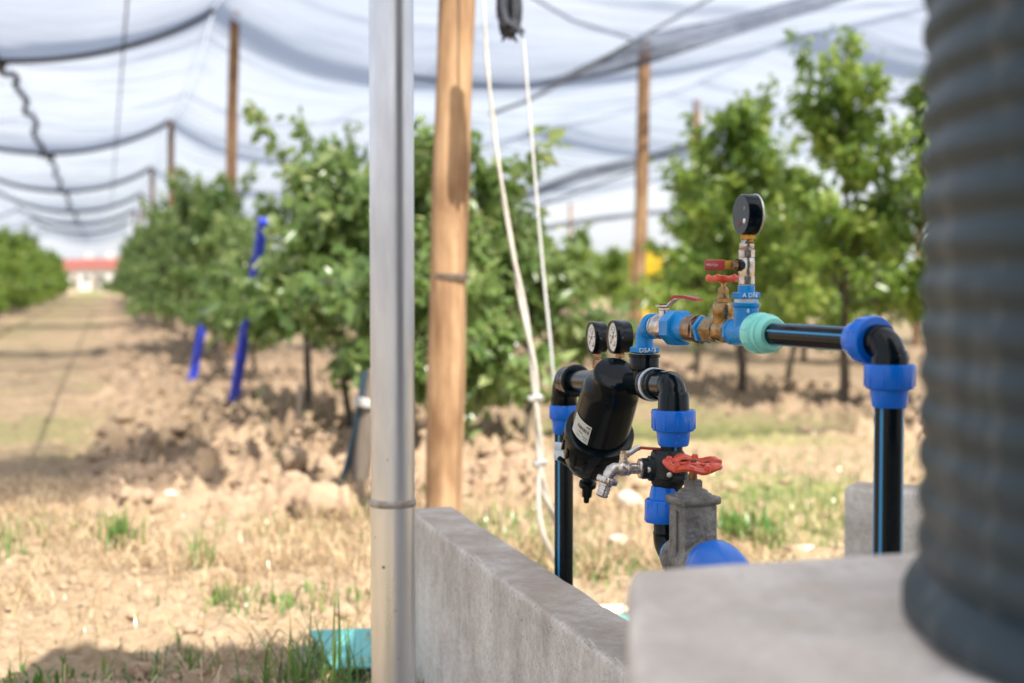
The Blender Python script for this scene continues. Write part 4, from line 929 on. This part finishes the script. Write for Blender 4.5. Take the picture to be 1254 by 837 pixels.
# ------------------------------------------------------------------ fruit trees
def tree_mesh(name, seed, H, spread, nl, ll, clear=.55, droop=.25, leader=True, bright=False, limbs=17, shoots=4, slen=(.3, .72)):
    r = np.random.default_rng(seed); tr = MB(); twigs = []
    px = [Vector((0, 0, -.15))]; n = 9; bx, by = r.normal(0, .05), r.normal(0, .05)
    for i in range(1, n + 1):
        s = i / n; px.append(Vector((bx * math.sin(s * 4) + r.normal(0, .015), by * math.sin(s * 3.3) + r.normal(0, .015), H * .93 * s)))
    tr.tube(px, [.045 * (1 - .85 * i / n) * H / 2.8 for i in range(n + 1)], 8)
    def along(s): i = min(int(s * n), n - 1); f = s * n - i; return px[i].lerp(px[i + 1], f)
    for k in range(limbs):
        s = clear / H + (1 - clear / H) * ((k + r.random() * .8) / limbs) ** .9 * .93
        b = along(min(s, .98)); th = k * 2.4 + r.normal(0, .35); el = R(20 + 45 * s + r.normal(0, 10))
        L_ = spread * (1.10 - .85 * s) * r.uniform(.75, 1.2)
        if L_ < .15: L_ = .15
        pts = []; m_ = 6
        for i in range(m_ + 1):
            t = i / m_; pts.append(b + Vector((math.cos(th) * math.cos(el) * L_ * t, math.sin(th) * math.cos(el) * L_ * t, math.sin(el) * L_ * t - droop * L_ * t * t)) + Vector(tuple(r.normal(0, .02, 3))) * (t > 0))
        tr.tube(pts, [.017 * (1 - .8 * i / m_) * (1.1 - .6 * s) for i in range(m_ + 1)], 5)
        for i in range(2, m_ + 1): twigs.append((pts[i - 1], pts[i], .055))
        for j in range(5):
            i = r.integers(1, m_ + 1); q0 = pts[i]; d = Vector(tuple(r.normal(0, 1, 3))); d.z = abs(d.z) * .6 + .1; d += Vector((math.cos(th), math.sin(th), 0)) * .6; d.normalize()
            l2 = r.uniform(.15, .42) * spread * (1.15 - .8 * s); q1 = q0 + d * l2 - Vector((0, 0, droop * .3 * l2)); tr.tube([q0, q0.lerp(q1, .5) + Vector((0, 0, .02)), q1], [.006, .004, .002], 4); twigs.append((q0, q1, .05)); twigs.append((q0.lerp(q1, .4), q1, .04))
    if leader:
        for j in range(shoots):
            b = along(r.uniform(.62, .95)) + Vector((r.normal(0, .12), r.normal(0, .12), 0)); q1 = b + Vector((r.normal(0, .17), r.normal(0, .17), r.uniform(*slen)))
            tr.tube([b, q1], [.008, .002], 4); twigs += [(b, q1, .035)] * 2
    A = np.array([tuple(t[0]) for t in twigs]); B = np.array([tuple(t[1]) for t in twigs]); W_ = np.array([t[2] for t in twigs])
    wgt = np.linalg.norm(B - A, axis=1) + .05; pick = r.choice(len(twigs), nl, p=wgt / wgt.sum()); t = r.random(nl)[:, None]
    base = A[pick] * (1 - t) + B[pick] * t + r.normal(0, 1, (nl, 3)) * W_[pick][:, None]
    base[:, 2] = np.maximum(base[:, 2], clear * .55)
    out = base.copy(); out[:, 2] = 0; out /= (np.linalg.norm(out, axis=1, keepdims=True) + .1)
    d = r.normal(0, .7, (nl, 3)) + out * .5; d[:, 2] -= .45; d /= np.linalg.norm(d, axis=1, keepdims=True)
    up = r.normal(0, .55, (nl, 3)) + out * .4; up[:, 2] += .9; sd_ = np.cross(d, up); sd_ /= np.linalg.norm(sd_, axis=1, keepdims=True); nn = np.cross(sd_, d)
    Ls = (ll * r.uniform(.65, 1.25, nl))[:, None]; Wd = Ls * r.uniform(.24, .34, nl)[:, None]
    v0 = base; v1 = base + d * Ls * .5 + sd_ * Wd + nn * Wd * .35; v2 = base + d * Ls - nn * Ls * .08; v3 = base + d * Ls * .5 - sd_ * Wd + nn * Wd * .35
    V = np.stack([v0, v1, v2, v3], 1).reshape(-1, 3); o = np.arange(nl)[:, None] * 4
    Fc = np.concatenate([o + np.array([[0, 1, 2]]), o + np.array([[0, 2, 3]])], 1).reshape(-1, 3)
    hgt = np.clip(base[:, 2] / H, 0, 1); clump = fbm(base[:, 0] * 4 + seed, base[:, 2] * 4 + base[:, 1] * 3, 2); rnd = np.clip(.02 + .55 * r.random(nl) + .9 * (clump - .35) + .3 * (r.random(nl) > .92), 0, 1)
    cm = raw(name + '_crown', V, Fc, None, attrs={'rnd': np.repeat(rnd, 4)}); cm.materials.append(M_leafb if bright else M_leaf)
    tm_ = bpy.data.meshes.new(name + '_trunk'); tm_.from_pydata([tuple(p) for p in tr.v], [], tr.f); tm_.materials.append(M_bark)
    tm_.polygons.foreach_set('use_smooth', [True] * len(tm_.polygons))
    return tm_, cm
PT = {
    'a': tree_mesh('tree_a', 1, 2.20, .90, 2600, .112, .50, shoots=7, slen=(.45, 1.0)),
    'b': tree_mesh('tree_b', 2, 2.60, .85, 2800, .115, .50, shoots=5),
    'c': tree_mesh('tree_c', 3, 1.45, .80, 1700, .118, .30, droop=.45, limbs=12),
    'd': tree_mesh('tree_d', 4, 2.70, .98, 4000, .095, .62, bright=True, shoots=5, limbs=22),
    'e': tree_mesh('tree_e', 5, 2.65, 1.0, 4000, .095, .60, bright=True, shoots=5, limbs=22),
    'f': tree_mesh('tree_f', 6, 2.45, 1.00, 2900, .120, .50, shoots=9),
    'g': tree_mesh('tree_g', 7, 2.70, 1.10, 3600, .125, .25, bright=True),
    'h': tree_mesh('tree_h', 8, 2.45, 1.05, 3600, .125, .25, bright=True),
}
def tree(kind, x, y, label, s=1.0, rot=None, lean=(0, 0), group=None, zs=1.0):
    t = thing('fruit_tree', label, 'tree', (x, y, gz(x, y)), group)
    for nm, me in (('trunk', PT[kind][0]), ('crown', PT[kind][1])):
        o = bpy.data.objects.new(nm, me); C.objects.link(o); o.parent = t
    t.rotation_euler = (lean[0], lean[1], random.random() * 6.28 if rot is None else rot); t.scale = (s, s, s * zs); return t
def tg(px, py): p = on_ground(px, py); return p.x, p.y
# row on the near side of the track
x, y = tg(352, 508); tree('a', x + .15, y - .1, 'leafy fruit tree with tall shoots, leaning trunk near the taller blue stake', .95, 1.0, (0, R(5)))
x, y = at(530, 345, 7.9).xy; tree('b', x, y, 'leafy fruit tree behind the galvanised post and thick wooden pole', .74, 2.2)
x, y = at(640, 345, 8.6).xy; tree('c', x, y, 'small drooping fruit tree behind the hanging rope', 1.0, 2.0)
x, y = at(566, 345, 8.2).xy; tree('c', x, y, 'low bushy fruit tree behind the thick wooden pole', 1.15, 4.0)
x, y = at(432, 345, 9.6).xy; tree('c', x, y, 'leafy fruit tree half hidden left of the galvanised post', 1.25, 5.2)
RG = 'fruit trees of the row along the track'
for k, v in enumerate((13.6, 15.2, 16.7, 18.2, 19.8, 21.3)):
    p = uv(1.28 + random.uniform(-.1, .1), v); tree('abf'[k % 3], p.x, p.y, ('low fruit tree directly behind the tall blue stake', 'low fruit tree rising above the short blue stake', 'fruit tree in the row between the blue stakes and the houses', 'fruit tree at the foot of the weathered net pole', 'fruit tree in the row between the blue stakes and the houses', 'fruit tree in the row between the blue stakes and the houses')[k], (.66, .70, .86, .97, .9, .95)[k], group=RG)
for k, v in enumerate(np.arange(23, 96, 2.1)):
    p = uv(1.25 + random.uniform(-.15, .15), v); tree('fab'[k % 3] if v < 32 else 'f', p.x, p.y, 'fruit tree in the row between the blue stakes and the houses', random.uniform(.9, 1.08), group=RG)
for k, v in enumerate(np.arange(25, 98, 1.7)):
    p = uv(-3.05 + random.uniform(-.15, .15), v); tree('gh'[k % 2], p.x, p.y, 'dense bright green fruit tree of the hedge-like row across the track', random.uniform(.88, 1.1), group='hedge-like row across the track')
# trees behind the valves
x, y = tg(908, 487); tree('d', x, y, 'tall fruit tree whose dark trunk stands under the top gauge pipe', .98, .4)
x, y = tg(1032, 503); tree('e', x, y, 'tallest fruit tree behind the right upright pipe', 1.05, 3.3)
x, y = at(852, 345, 14.6).xy; tree('e', x, y, 'fruit tree beside the yellow crates, behind the black tee', .88, 1.9)
x, y = at(968, 345, 12.9).xy; tree('d', x, y, 'fruit tree between the tallest tree and the one under the top gauge', .80, 2.6)
x, y = at(1150, 345, 10.6).xy; tree('d', x, y, 'fruit tree partly hidden behind the corrugated tank', .98, 5.0)
for k, (px, Y) in enumerate(((985, 17.6), (1080, 16.6), (905, 19.6), (860, 20.6))):
    x, y = at(px, 345, Y).xy; tree('gf'[k % 2], x, y, 'fruit tree in the second row behind the valves', random.uniform(.85, 1.0), group='second tree row behind the valves')
for k, (u, v) in enumerate([(14 + random.uniform(-.3, .3), v) for v in np.arange(36, 62, 2.3)] + [(19, v) for v in np.arange(44, 80, 3)] + [(24, v) for v in np.arange(40, 84, 3.5)] + [(9.6, v) for v in np.arange(44, 90, 3)]):
    p = uv(u, v); tree('gh'[k % 2], p.x, p.y, 'small distant fruit tree of the rows beyond the valves', random.uniform(.78, 1.0), group='distant rows beyond the valves')

# ------------------------------------------------------------------ stakes
def stake(p0, p1, r, m, name, label, extra=None):
    t = thing(name, label, 'stake', p0); mb = MB(); ax = p1 - p0; mb.tube([p0 - ax.normalized() * .15, p0, p0.lerp(p1, .5), p1], [r, r, r * .97, r * .93], 14); mb.build('shaft', m, t)
    if extra: extra(t, p0, p1)
    return t
def bands(t, p0, p1):
    for s in (.62, .30):
        c = p0.lerp(p1, s); mb = MB(); mb.lathe(c, p1 - p0, [(-.03, .043), (-.028, .046), (.028, .046), (.03, .043)], 16); mb.build('tape_band', M_white if s > .5 else M_bluestake, t)
a = on_ground(284, 505); b = at(323, 270, a.y - .75); stake(a, b, .042, M_bluestake, 'blue_stake', 'tall leaning blue stake with a pale band in the tree row', bands)
a = on_ground(234, 473); b = at(252, 380, a.y); stake(a, b, .045, M_bluestake, 'blue_stake', 'short blue stake under the trees beyond the tall blue one')
a = on_ground(436, 606); b = at(462, 455, a.y)
def hose_on(t, p0, p1):
    mb = MB(); of = Vector((-.055, -.02, 0)); mb.tube(catpts([p0 + of + Vector((-.02, 0, 0)), p0.lerp(p1, .5) + of, p1 + of]), .016, 10); mb.build('hose', M_cableblue, t)
    c = p0.lerp(p1, .75); mb = MB(); mb.lathe(c + Vector((-.025, -.01, 0)), p1 - p0, [(-.02, .055), (-.015, .06), (.015, .06), (.02, .055)], 16); mb.build('tie', M_cord, t)
stake(a, b, .050, M_greywood, 'wooden_stake', 'leaning grey wooden prop with a dark hose tied along it', hose_on)
a = on_ground(363, 543); b = at(368, 470, a.y); stake(a, b, .018, M_greywood, 'wooden_stake', 'thin brown stick standing in the tilled soil')

# ------------------------------------------------------------------ hail net, cables, folds
VP_ = [5.45 + 13 * k for k in range(0, 9)]
def saw(v):                                                # 0 at a cross cable, 1 midway
    f = ((v - 5.45) / 13) % 1.0; return 4 * f * (1 - f)
def net_height(u, v, ua, ub, um, zr_, zm_, rise=.35, ridge_sag=.28):
    s = np.where(u < um, (u - ua) / (um - ua), (ub - u) / (ub - um)); s = np.clip(s, 0, 1)
    zc_ = zr_ + (zm_ - zr_) * (1 - (1 - s) ** 2) ** .9
    m_ = saw(v); return zc_ + m_ * (s * rise - (1 - s) * ridge_sag) + (fbm(u * 1.5, v * .8, 3) - .5) * .12 * np.minimum(1, s * 4) * m_
def net_sheet(name, ua, ub, um, v0, v1, zr_, zm_, label, nu=60, fold_v=.10, **kw):
    us = np.linspace(ua, ub, nu); vs2 = np.arange(v0, v1, .13)
    U_, V_ = np.meshgrid(us, vs2); Z_ = net_height(U_, V_, ua, ub, um, zr_, zm_, **kw)
    f = ((V_ - 5.45) / 13) % 1.0; dcab = np.minimum(f, 1 - f) * 13
    dsg = np.where(f > .5, dcab, dcab * 4.0)
    fold = .70 * np.exp(-(dcab / .45) ** 2) + .62 * np.exp(-(dsg / 1.9)) * (.55 + .9 * fbm(U_ * .5 + 3, V_ * 3.5, 3))
    fold += .30 * sstep(.60, .72, fbm(U_ * .35, V_ * 2.2 + 40, 3)) * (.5 + fbm(U_ * 3, V_ * 3, 3))
    fold += .30 * np.exp(-((U_ - um) / .05) ** 2) + .16 * np.exp(-((U_ - ua) / .1) ** 2) + .16 * np.exp(-((U_ - ub) / .1) ** 2)
    for s in (.25, .5, .75): fold += .06 * np.exp(-((f - s) / .006) ** 2)
    P = np.stack([UX * U_ - UY * V_, UY * U_ + UX * V_, Z_], -1).reshape(-1, 3); ny_, nx_ = U_.shape; id_ = np.arange(nx_ * ny_).reshape(ny_, nx_)
    Q = np.stack([id_[:-1, :-1], id_[:-1, 1:], id_[1:, 1:], id_[1:, :-1]], -1).reshape(-1, 4)
    return tag(raw(name, P, Q, M_net, None, 180, {'fold': fold.ravel()}), label, 'net')
net_sheet('hail_net', -3.9, 1.35, -1.25, 4.0, 110, 4.45, 3.70, 'bluish hail net sagging over the grassy track')
net_sheet('hail_net', -8.5, -3.92, -6.2, 20, 110, 4.45, 3.70, 'hail net over the hedge-like tree row across the track')
net_sheet('hail_net', 1.37, 9.4, 4.0, 6.0, 75, 4.45, 3.55, 'hail net stretched over the trees behind the valves', rise=.25)
net_sheet('hail_net', 9.42, 18, 13.5, 6.0, 75, 4.50, 3.9, 'farther hail net bay beyond the trees behind the valves', rise=.25)
def cable(pts, r, label, name='support_cable', m=None, cat='cable', group=None):
    mb = MB(); mb.tube(pts, r, 6); return tag(mb.build(name, m or M_cable, None), label, cat, group)
for k, v in enumerate(VP_[1:7]):
    us = np.linspace(-3.9, 1.35, 30); z_ = net_height(us, np.full(30, v), -3.9, 1.35, -1.25, 4.45, 3.70)
    cable([uv(u, v, zz_ - .012) for u, zz_ in zip(us, z_)], .048 + .012 * k, 'dark sagging cross cable tied to the top of the weathered pole by the blue stakes' if k == 0 else 'distant sagging cross cable under the net above the grassy track', group='cross cables above the track')
vs3 = np.arange(5, 75, .22); pts = []
for i, v in enumerate(vs3):
    z_ = float(net_height(np.array([-1.25]), np.array([v]), -3.9, 1.35, -1.25, 4.45, 3.70)[0]); w = .06 * math.sin(v * 2.1)
    pts.append(uv(-1.25 + w, v, z_ - .05 + .04 * math.sin(v * 3.3)))
cable(pts, .042, 'dark twisted net seam hanging along the middle of the track', 'net_seam', M_tuft, 'net')
vs3 = np.arange(5, 60, 1.0); cable([uv(.25, v, float(net_height(np.array([.25]), np.array([v]), -3.9, 1.35, -1.25, 4.45, 3.70)[0]) - .02) for v in vs3], .012, 'thin dark wire under the net beside the track', 'support_wire')
def band(top, bot, v, label, name='net_fold'):
    """gathered strip of net between two hanging edges"""
    n = 60; ti = np.linspace(0, 1, n); T_ = np.array(top, float); B_ = np.array(bot, float)
    def samp(A_): t = np.linspace(0, 1, len(A_)); return np.stack([np.interp(ti, t, A_[:, 0]), np.interp(ti, t, A_[:, 1])], 1)
    T_, B_ = samp(T_), samp(B_); V = []; m_ = 9; fo_ = []
    for i in range(n):
        for j in range(m_):
            f = j / (m_ - 1); p = at_v(T_[i, 0] * (1 - f) + B_[i, 0] * f, T_[i, 1] * (1 - f) + B_[i, 1] * f, v)
            p = p + uv(0, .06 * math.sin(f * 9 + i * .15)); V.append(tuple(p)); fo_.append(.35 if f in (0, 1) else .0 + .25 * (math.sin(f * 20 + i * .1) > .6))
    Q = [(i * m_ + j, (i + 1) * m_ + j, (i + 1) * m_ + j + 1, i * m_ + j + 1) for i in range(n - 1) for j in range(m_ - 1)]
    return tag(raw(name, V, Q, M_netband, None, 180, {'fold': fo_}), label, 'net')
band([(480, 88), (560, 100), (640, 104), (690, 92), (740, 68), (790, 42), (900, 20), (1000, -8), (1100, -40)], [(480, 92), (560, 107), (640, 110), (690, 103), (740, 93), (790, 80), (900, 44), (1000, 14), (1100, -20)], 15.4, 'thick gathered dark fold of net crossing the top of the brown pole')
band([(560, 262), (610, 252), (660, 228), (710, 208), (775, 194), (851, 172), (900, 162)], [(560, 270), (610, 260), (660, 240), (710, 222), (775, 207), (851, 184), (900, 172)], 29, 'middle gathered net fold hanging behind the brown pole')
band([(560, 292), (620, 286), (680, 274), (740, 264), (800, 258), (860, 254)], [(560, 297), (620, 292), (680, 281), (740, 271), (800, 264), (860, 260)], 42, 'lowest distant net fold behind the brown pole')
band([(1060, 118), (1100, 119), (1140, 110), (1180, 98)], [(1060, 122), (1100, 127), (1140, 121), (1180, 108)], 19, 'dark net fold showing beside the corrugated tank')
cable([at_v(x_, y_, 15.0) for x_, y_ in ((600, 140), (645, 124), (690, 100), (780, 48), (878, -6), (960, -50))], .022, 'dark cable climbing across the gathered net fold')
cable([at_v(x_, y_, 24) for x_, y_ in ((600, 292), (640, 262), (700, 238), (790, 205))], .02, 'thin dark cable below the gathered net folds')
cable([at_v(x_, y_, 16.5) for x_, y_ in ((640, -10), (700, 25), (770, 47), (800, 62))], .018, 'thin cable running down to the brown pole top')

# ------------------------------------------------------------------ houses at the end of the track, yellow crates
def house(px, Y, w, h, rh_, d, label, m):
    p = at(px, 345, Y); t = thing('house', label, 'house', (p.x, p.y, 0)); x, y = p.x, p.y
    mb = MB(); mb.box((x, y + d / 2, h / 2 - .2), (w, d, h + .4)); mb.build('wall', m, t)
    mb = MB(); e = .4; V = [(x - w / 2 - e, y - e, h), (x + w / 2 + e, y - e, h), (x + w / 2 + e, y + d + e, h), (x - w / 2 - e, y + d + e, h), (x - w / 2 - e, y + d / 2, h + rh_), (x + w / 2 + e, y + d / 2, h + rh_)]
    mb.add(V, [(0, 1, 5, 4), (2, 3, 4, 5), (0, 4, 3), (1, 2, 5), (3, 2, 1, 0)]); rf = mb.build('roof', M_roof, t, 20)
    mb = MB(); mb.box((x + w * .2, y + d * .6, h + rh_), (.7, .7, 1.4)); mb.build('chimney', M_plaster, rf)
    for k in (-.28, .22):
        mb = MB(); mb.box((x + k * w, y - .03, h * .55), (.8, .08, 1.0)); wi = mb.build('window', M_plaster, t); mb = MB(); mb.box((x + k * w, y - .075, h * .55), (.62, .04, .82)); mb.build('pane', M_pane, wi)
    mb = MB(); mb.box((x, y - .03, .9), (.7, .08, 1.8)); mb.build('door', M_greywood, t)
    return t
house(117, 165, 3.8, 2.5, 1.2, 6, 'white house with red roof at the end of the track', M_plaster)
house(147, 175, 3.6, 2.4, 1.7, 6, 'pink house with steep red roof at the end of the track', M_pink)
house(92, 190, 4.4, 2.6, 1.4, 6, 'low white house behind the bright green tree row', M_plaster)
def crate(c, w, d, h, label, group):
    t = thing('plastic_crate', label, 'crate', c, group); c = Vector(c); th = .04
    for sx_ in (-1, 1):
        mb = MB(); mb.box(c + Vector((sx_ * (w / 2 - th / 2), 0, h / 2)), (th, d, h), ch=.01); mb.build('side_panel', M_yellow, t)
        mb = MB(); mb.box(c + Vector((0, sx_ * (d / 2 - th / 2), h / 2)), (w - 2 * th - .004, th, h * .94), ch=.01); mb.build('end_panel', M_yellow, t)
    mb = MB(); mb.box(c + Vector((0, 0, .03)), (w - 2 * th - .004, d - 2 * th - .004, .05)); mb.build('floor_panel', M_yellow, t)
p = at(797, 345, 25.5); hz = gz(p.x, p.y) - .02
for k, lb_ in enumerate(('lowest yellow plastic crate of the stack by the brown pole', 'middle yellow plastic crate of the stack by the brown pole', 'topmost yellow plastic crate of the stack by the brown pole')):
    crate((p.x, p.y, hz + k * .50), .72 if k else .74, .6, .495, lb_, 'stacked yellow crates')

# ------------------------------------------------------------------ clods, stones, grass, straw
def lump(name, px, py, w, h, label, cat, m, seed, flat=1.0, z=None):
    p = on_ground(px, py); r = np.random.default_rng(seed); bm = bmesh.new(); bmesh.ops.create_icosphere(bm, subdivisions=4, radius=1)
    off = r.random(3) * 50
    co = np.array([tuple(v.co) for v in bm.verts]); n = fbm(co[:, 0] * 1.6 + off[0] + co[:, 2], co[:, 1] * 1.6 + off[1] + co[:, 2] * 1.3, 3); n2 = fbm(co[:, 0] * 6 + off[2], co[:, 1] * 6 + co[:, 2] * 6, 3)
    k = .72 + .6 * (n - .2) + .22 * (n2 - .5) * (2 if m is M_soil else .6)
    for v, kk in zip(bm.verts, k): v.co = Vector((v.co.x * kk * w / 2, v.co.y * kk * w / 2 * flat, v.co.z * kk * h / 2))
    me = bpy.data.meshes.new(name); bm.to_mesh(me); bm.free(); o = link(name, me, m, None, 180); o.location = (p.x, p.y, gz(p.x, p.y) + h * .22); o.rotation_euler = (r.normal(0, .15), r.normal(0, .15), r.random() * 6)
    return tag(o, label, cat)
lump('soil_clod', 392, 628, .30, .22, 'largest pale soil clod at the foot of the leaning prop', 'clod', M_soil, 1, .8)
lump('soil_clod', 362, 612, .17, .17, 'rounded soil clod leaning against the largest clod', 'clod', M_soil, 2)
lump('soil_clod', 362, 590, .14, .14, 'upright soil clod behind the largest clod', 'clod', M_soil, 3)
lump('soil_clod', 148, 606, .12, .12, 'dark soil clod standing by the rut', 'clod', M_soil, 4)
lump('stone', 209, 612, .075, .06, 'small white stone on the tilled edge', 'stone', M_stone, 5)
lump('stone', 227, 625, .07, .05, 'small pinkish stone next to the white stone', 'stone', M_stone, 6)
lump('stone', 243, 566, .09, .07, 'pale stone in the middle of the tilled soil', 'stone', M_stone, 7)
lump('stone', 774, 622, .17, .10, 'long pale stone under the silver tap', 'stone', M_stone, 8, .6)
lump('stone', 757, 660, .09, .05, 'flat pale stone between the black upright and lower nut', 'stone', M_stone, 9)
lump('stone', 752, 752, .13, .05, 'flat pale stone beside the teal lid inside the walls', 'stone', M_stone, 10)
lump('stone', 985, 678, .10, .04, 'flat white stone near the concrete stub', 'stone', M_stone, 11)
lump('stone', 592, 590, .10, .07, 'brown stone behind the rope foot', 'stone', M_soil, 12)
def scatter_clods():
    r = np.random.default_rng(9); bm = bmesh.new(); bmesh.ops.create_icosphere(bm, subdivisions=1, radius=1); b0_ = np.array([tuple(v.co) for v in bm.verts]); f0 = np.array([[v.index for v in f.verts] for f in bm.faces]); bm.free()
    N_ = 26000; y = 3.3 + 15 * r.random(N_) ** 1.4; x = r.uniform(-.42, .40, N_) * y
    tm2 = tilled_mask(x, y); keep = (r.random(N_) < .22 + .78 * tm2) & (y > 3.3); x, y, tm2 = x[keep], y[keep], tm2[keep]; n = len(x)
    s = np.clip(r.lognormal(-4.45, .62, n), .004, .060) * (.65 + .55 * tm2); z = ground_z(x, y)
    V = b0_[None] * (1 + r.normal(0, .22, (n, len(b0_), 1))) * s[:, None, None] * np.stack([r.uniform(.8, 1.4, n), r.uniform(.8, 1.4, n), r.uniform(.5, .9, n)], -1)[:, None]
    V = V + np.stack([x, y, z + s * .25], -1)[:, None]; o = np.arange(n)[:, None, None] * len(b0_)
    tag(raw('loose_clods', V.reshape(-1, 3), (f0[None] + o).reshape(-1, 3), M_soil, None, 0), 'loose clods and crumbs of tilled soil', 'soil', kind='stuff')
scatter_clods()
def blades(name, X, Y, L_, W_, lean, m, label, cat, seed, flat=False):
    r = np.random.default_rng(seed); n = len(X); Z = ground_z(X, Y); th = r.random(n) * 6.28; d = np.stack([np.cos(th), np.sin(th), 0 * th], -1); sd_ = np.stack([-np.sin(th), np.cos(th), 0 * th], -1)
    P0 = np.stack([X, Y, Z - .005], -1); k = lean[:, None]; Ln = L_[:, None]; up = np.array([[0, 0, 1.0]])
    if flat: P0[:, 2] += .006 + r.random(n) * .02
    P1 = P0 + (up * np.cos(k * .5) + d * np.sin(k * .5)) * Ln * .55; P2 = P1 + (up * np.cos(k * 1.25) + d * np.sin(k * 1.25)) * Ln * .45; Wn = sd_ * W_[:, None]
    if flat: P1[:, 2] = np.maximum(P1[:, 2], Z + .004); P2[:, 2] = np.maximum(P2[:, 2], Z + .003)
    V = np.stack([P0 - Wn * .7, P0 + Wn * .7, P1 + Wn, P1 - Wn, P2], 1).reshape(-1, 3); o = np.arange(n)[:, None] * 5
    Fc = np.concatenate([o + np.array([[0, 1, 2]]), o + np.array([[0, 2, 3]]), o + np.array([[3, 2, 4]])], 1).reshape(-1, 3)
    return tag(raw(name, V, Fc, m, None, 0, {'rnd': np.repeat(r.random(n), 5)}), label, cat, kind='stuff')
r = np.random.default_rng(21); BX, BY, BL, BW, BK = [], [], [], [], []
def tuft(px, py, n, spread, L_, w, lean=.55, ell=1.0):
    p = on_ground(px, py); BX.extend(p.x + r.normal(0, spread, n)); BY.extend(p.y + r.normal(0, spread * ell, n)); BL.extend(L_ * r.uniform(.5, 1.2, n)); BW.extend(w * r.uniform(.7, 1.2, n)); BK.extend(np.abs(r.normal(lean, .35, n)))
for (px, py, n, sp, L_, w) in ((4, 680, 70, .09, .11, .003), (10, 655, 60, .09, .10, .003), (145, 668, 90, .035, .17, .0035), (60, 640, 60, .15, .08, .003), (335, 742, 70, .10, .07, .004), (300, 745, 30, .14, .05, .003), (365, 735, 35, .10, .05, .003),
        (388, 862, 70, .055, .22, .003), (362, 850, 40, .05, .16, .003), (335, 862, 30, .06, .14, .003), (432, 880, 26, .04, .26, .0028), (425, 735, 60, .12, .06, .003), (10, 856, 130, .10, .06, .006), (50, 842, 80, .12, .06, .005), (270, 735, 30, .02, .10, .003),
        (215, 815, 60, .08, .08, .003), (370, 645, 90, .16, .08, .003), (345, 585, 60, .14, .10, .003), (430, 600, 40, .10, .09, .003), (250, 700, 25, .03, .16, .003),
        (720, 690, 130, .16, .09, .003), (705, 660, 90, .2, .08, .003), (740, 700, 90, .14, .07, .003), (600, 660, 160, .22, .10, .003), (560, 650, 100, .2, .10, .003), (640, 640, 80, .2, .08, .003), (580, 625, 90, .25, .08, .003),
        (905, 660, 90, .06, .13, .007), (930, 668, 60, .06, .09, .007), (890, 650, 50, .07, .10, .006), (985, 640, 180, .25, .07, .003), (960, 600, 160, .4, .08, .003), (1010, 630, 160, .25, .08, .003), (930, 570, 150, .5, .07, .003), (880, 610, 120, .3, .06, .003), (1060, 600, 120, .3, .07, .003), (1000, 660, 100, .2, .06, .003), (1120, 575, 90, .4, .1, .003),
        (940, 690, 60, .14, .05, .003), (320, 505, 90, .25, .12, .004), (350, 540, 40, .2, .08, .004)):
    tuft(px, py, n, sp, L_, w)
A_ = np.array
blades('green_grass', A_(BX), A_(BY), A_(BL), A_(BW), A_(BK), M_grass, 'fresh green grass tufts and weeds', 'grass', 4)
N_ = 30000; sy = 3.2 + 3.9 * r.random(N_) ** 1.3; sx2 = r.uniform(-.40, .36, N_) * sy; dens = fbm(sx2 * 1.6, sy * 1.6, 3); kp = (dens > .36 + .2 * r.random(N_)) & (tilled_mask(sx2, sy) < .5); sx2, sy = sx2[kp], sy[kp]; n = len(sx2)
blades('dry_straw', sx2, sy, r.uniform(.05, .17, n), r.uniform(.0011, .0027, n), r.uniform(1.35, 1.85, n), M_straw, 'dry straw and mown grass lying on the soil', 'straw', 5, True)
N_ = 9000; sy = r.uniform(3.3, 12, N_); sx2 = r.uniform(-.4, .36, N_) * sy; kp = (fbm(sx2 * .9 + 11, sy * .9, 3) > .52) & (tilled_mask(sx2, sy) < .4); sx2, sy = sx2[kp], sy[kp]; n = len(sx2)
blades('dry_grass', sx2, sy, r.uniform(.03, .10, n), r.uniform(.0010, .0022, n), np.abs(r.normal(.7, .35, n)), M_straw, 'sparse upright dry grass stubble', 'grass', 6)
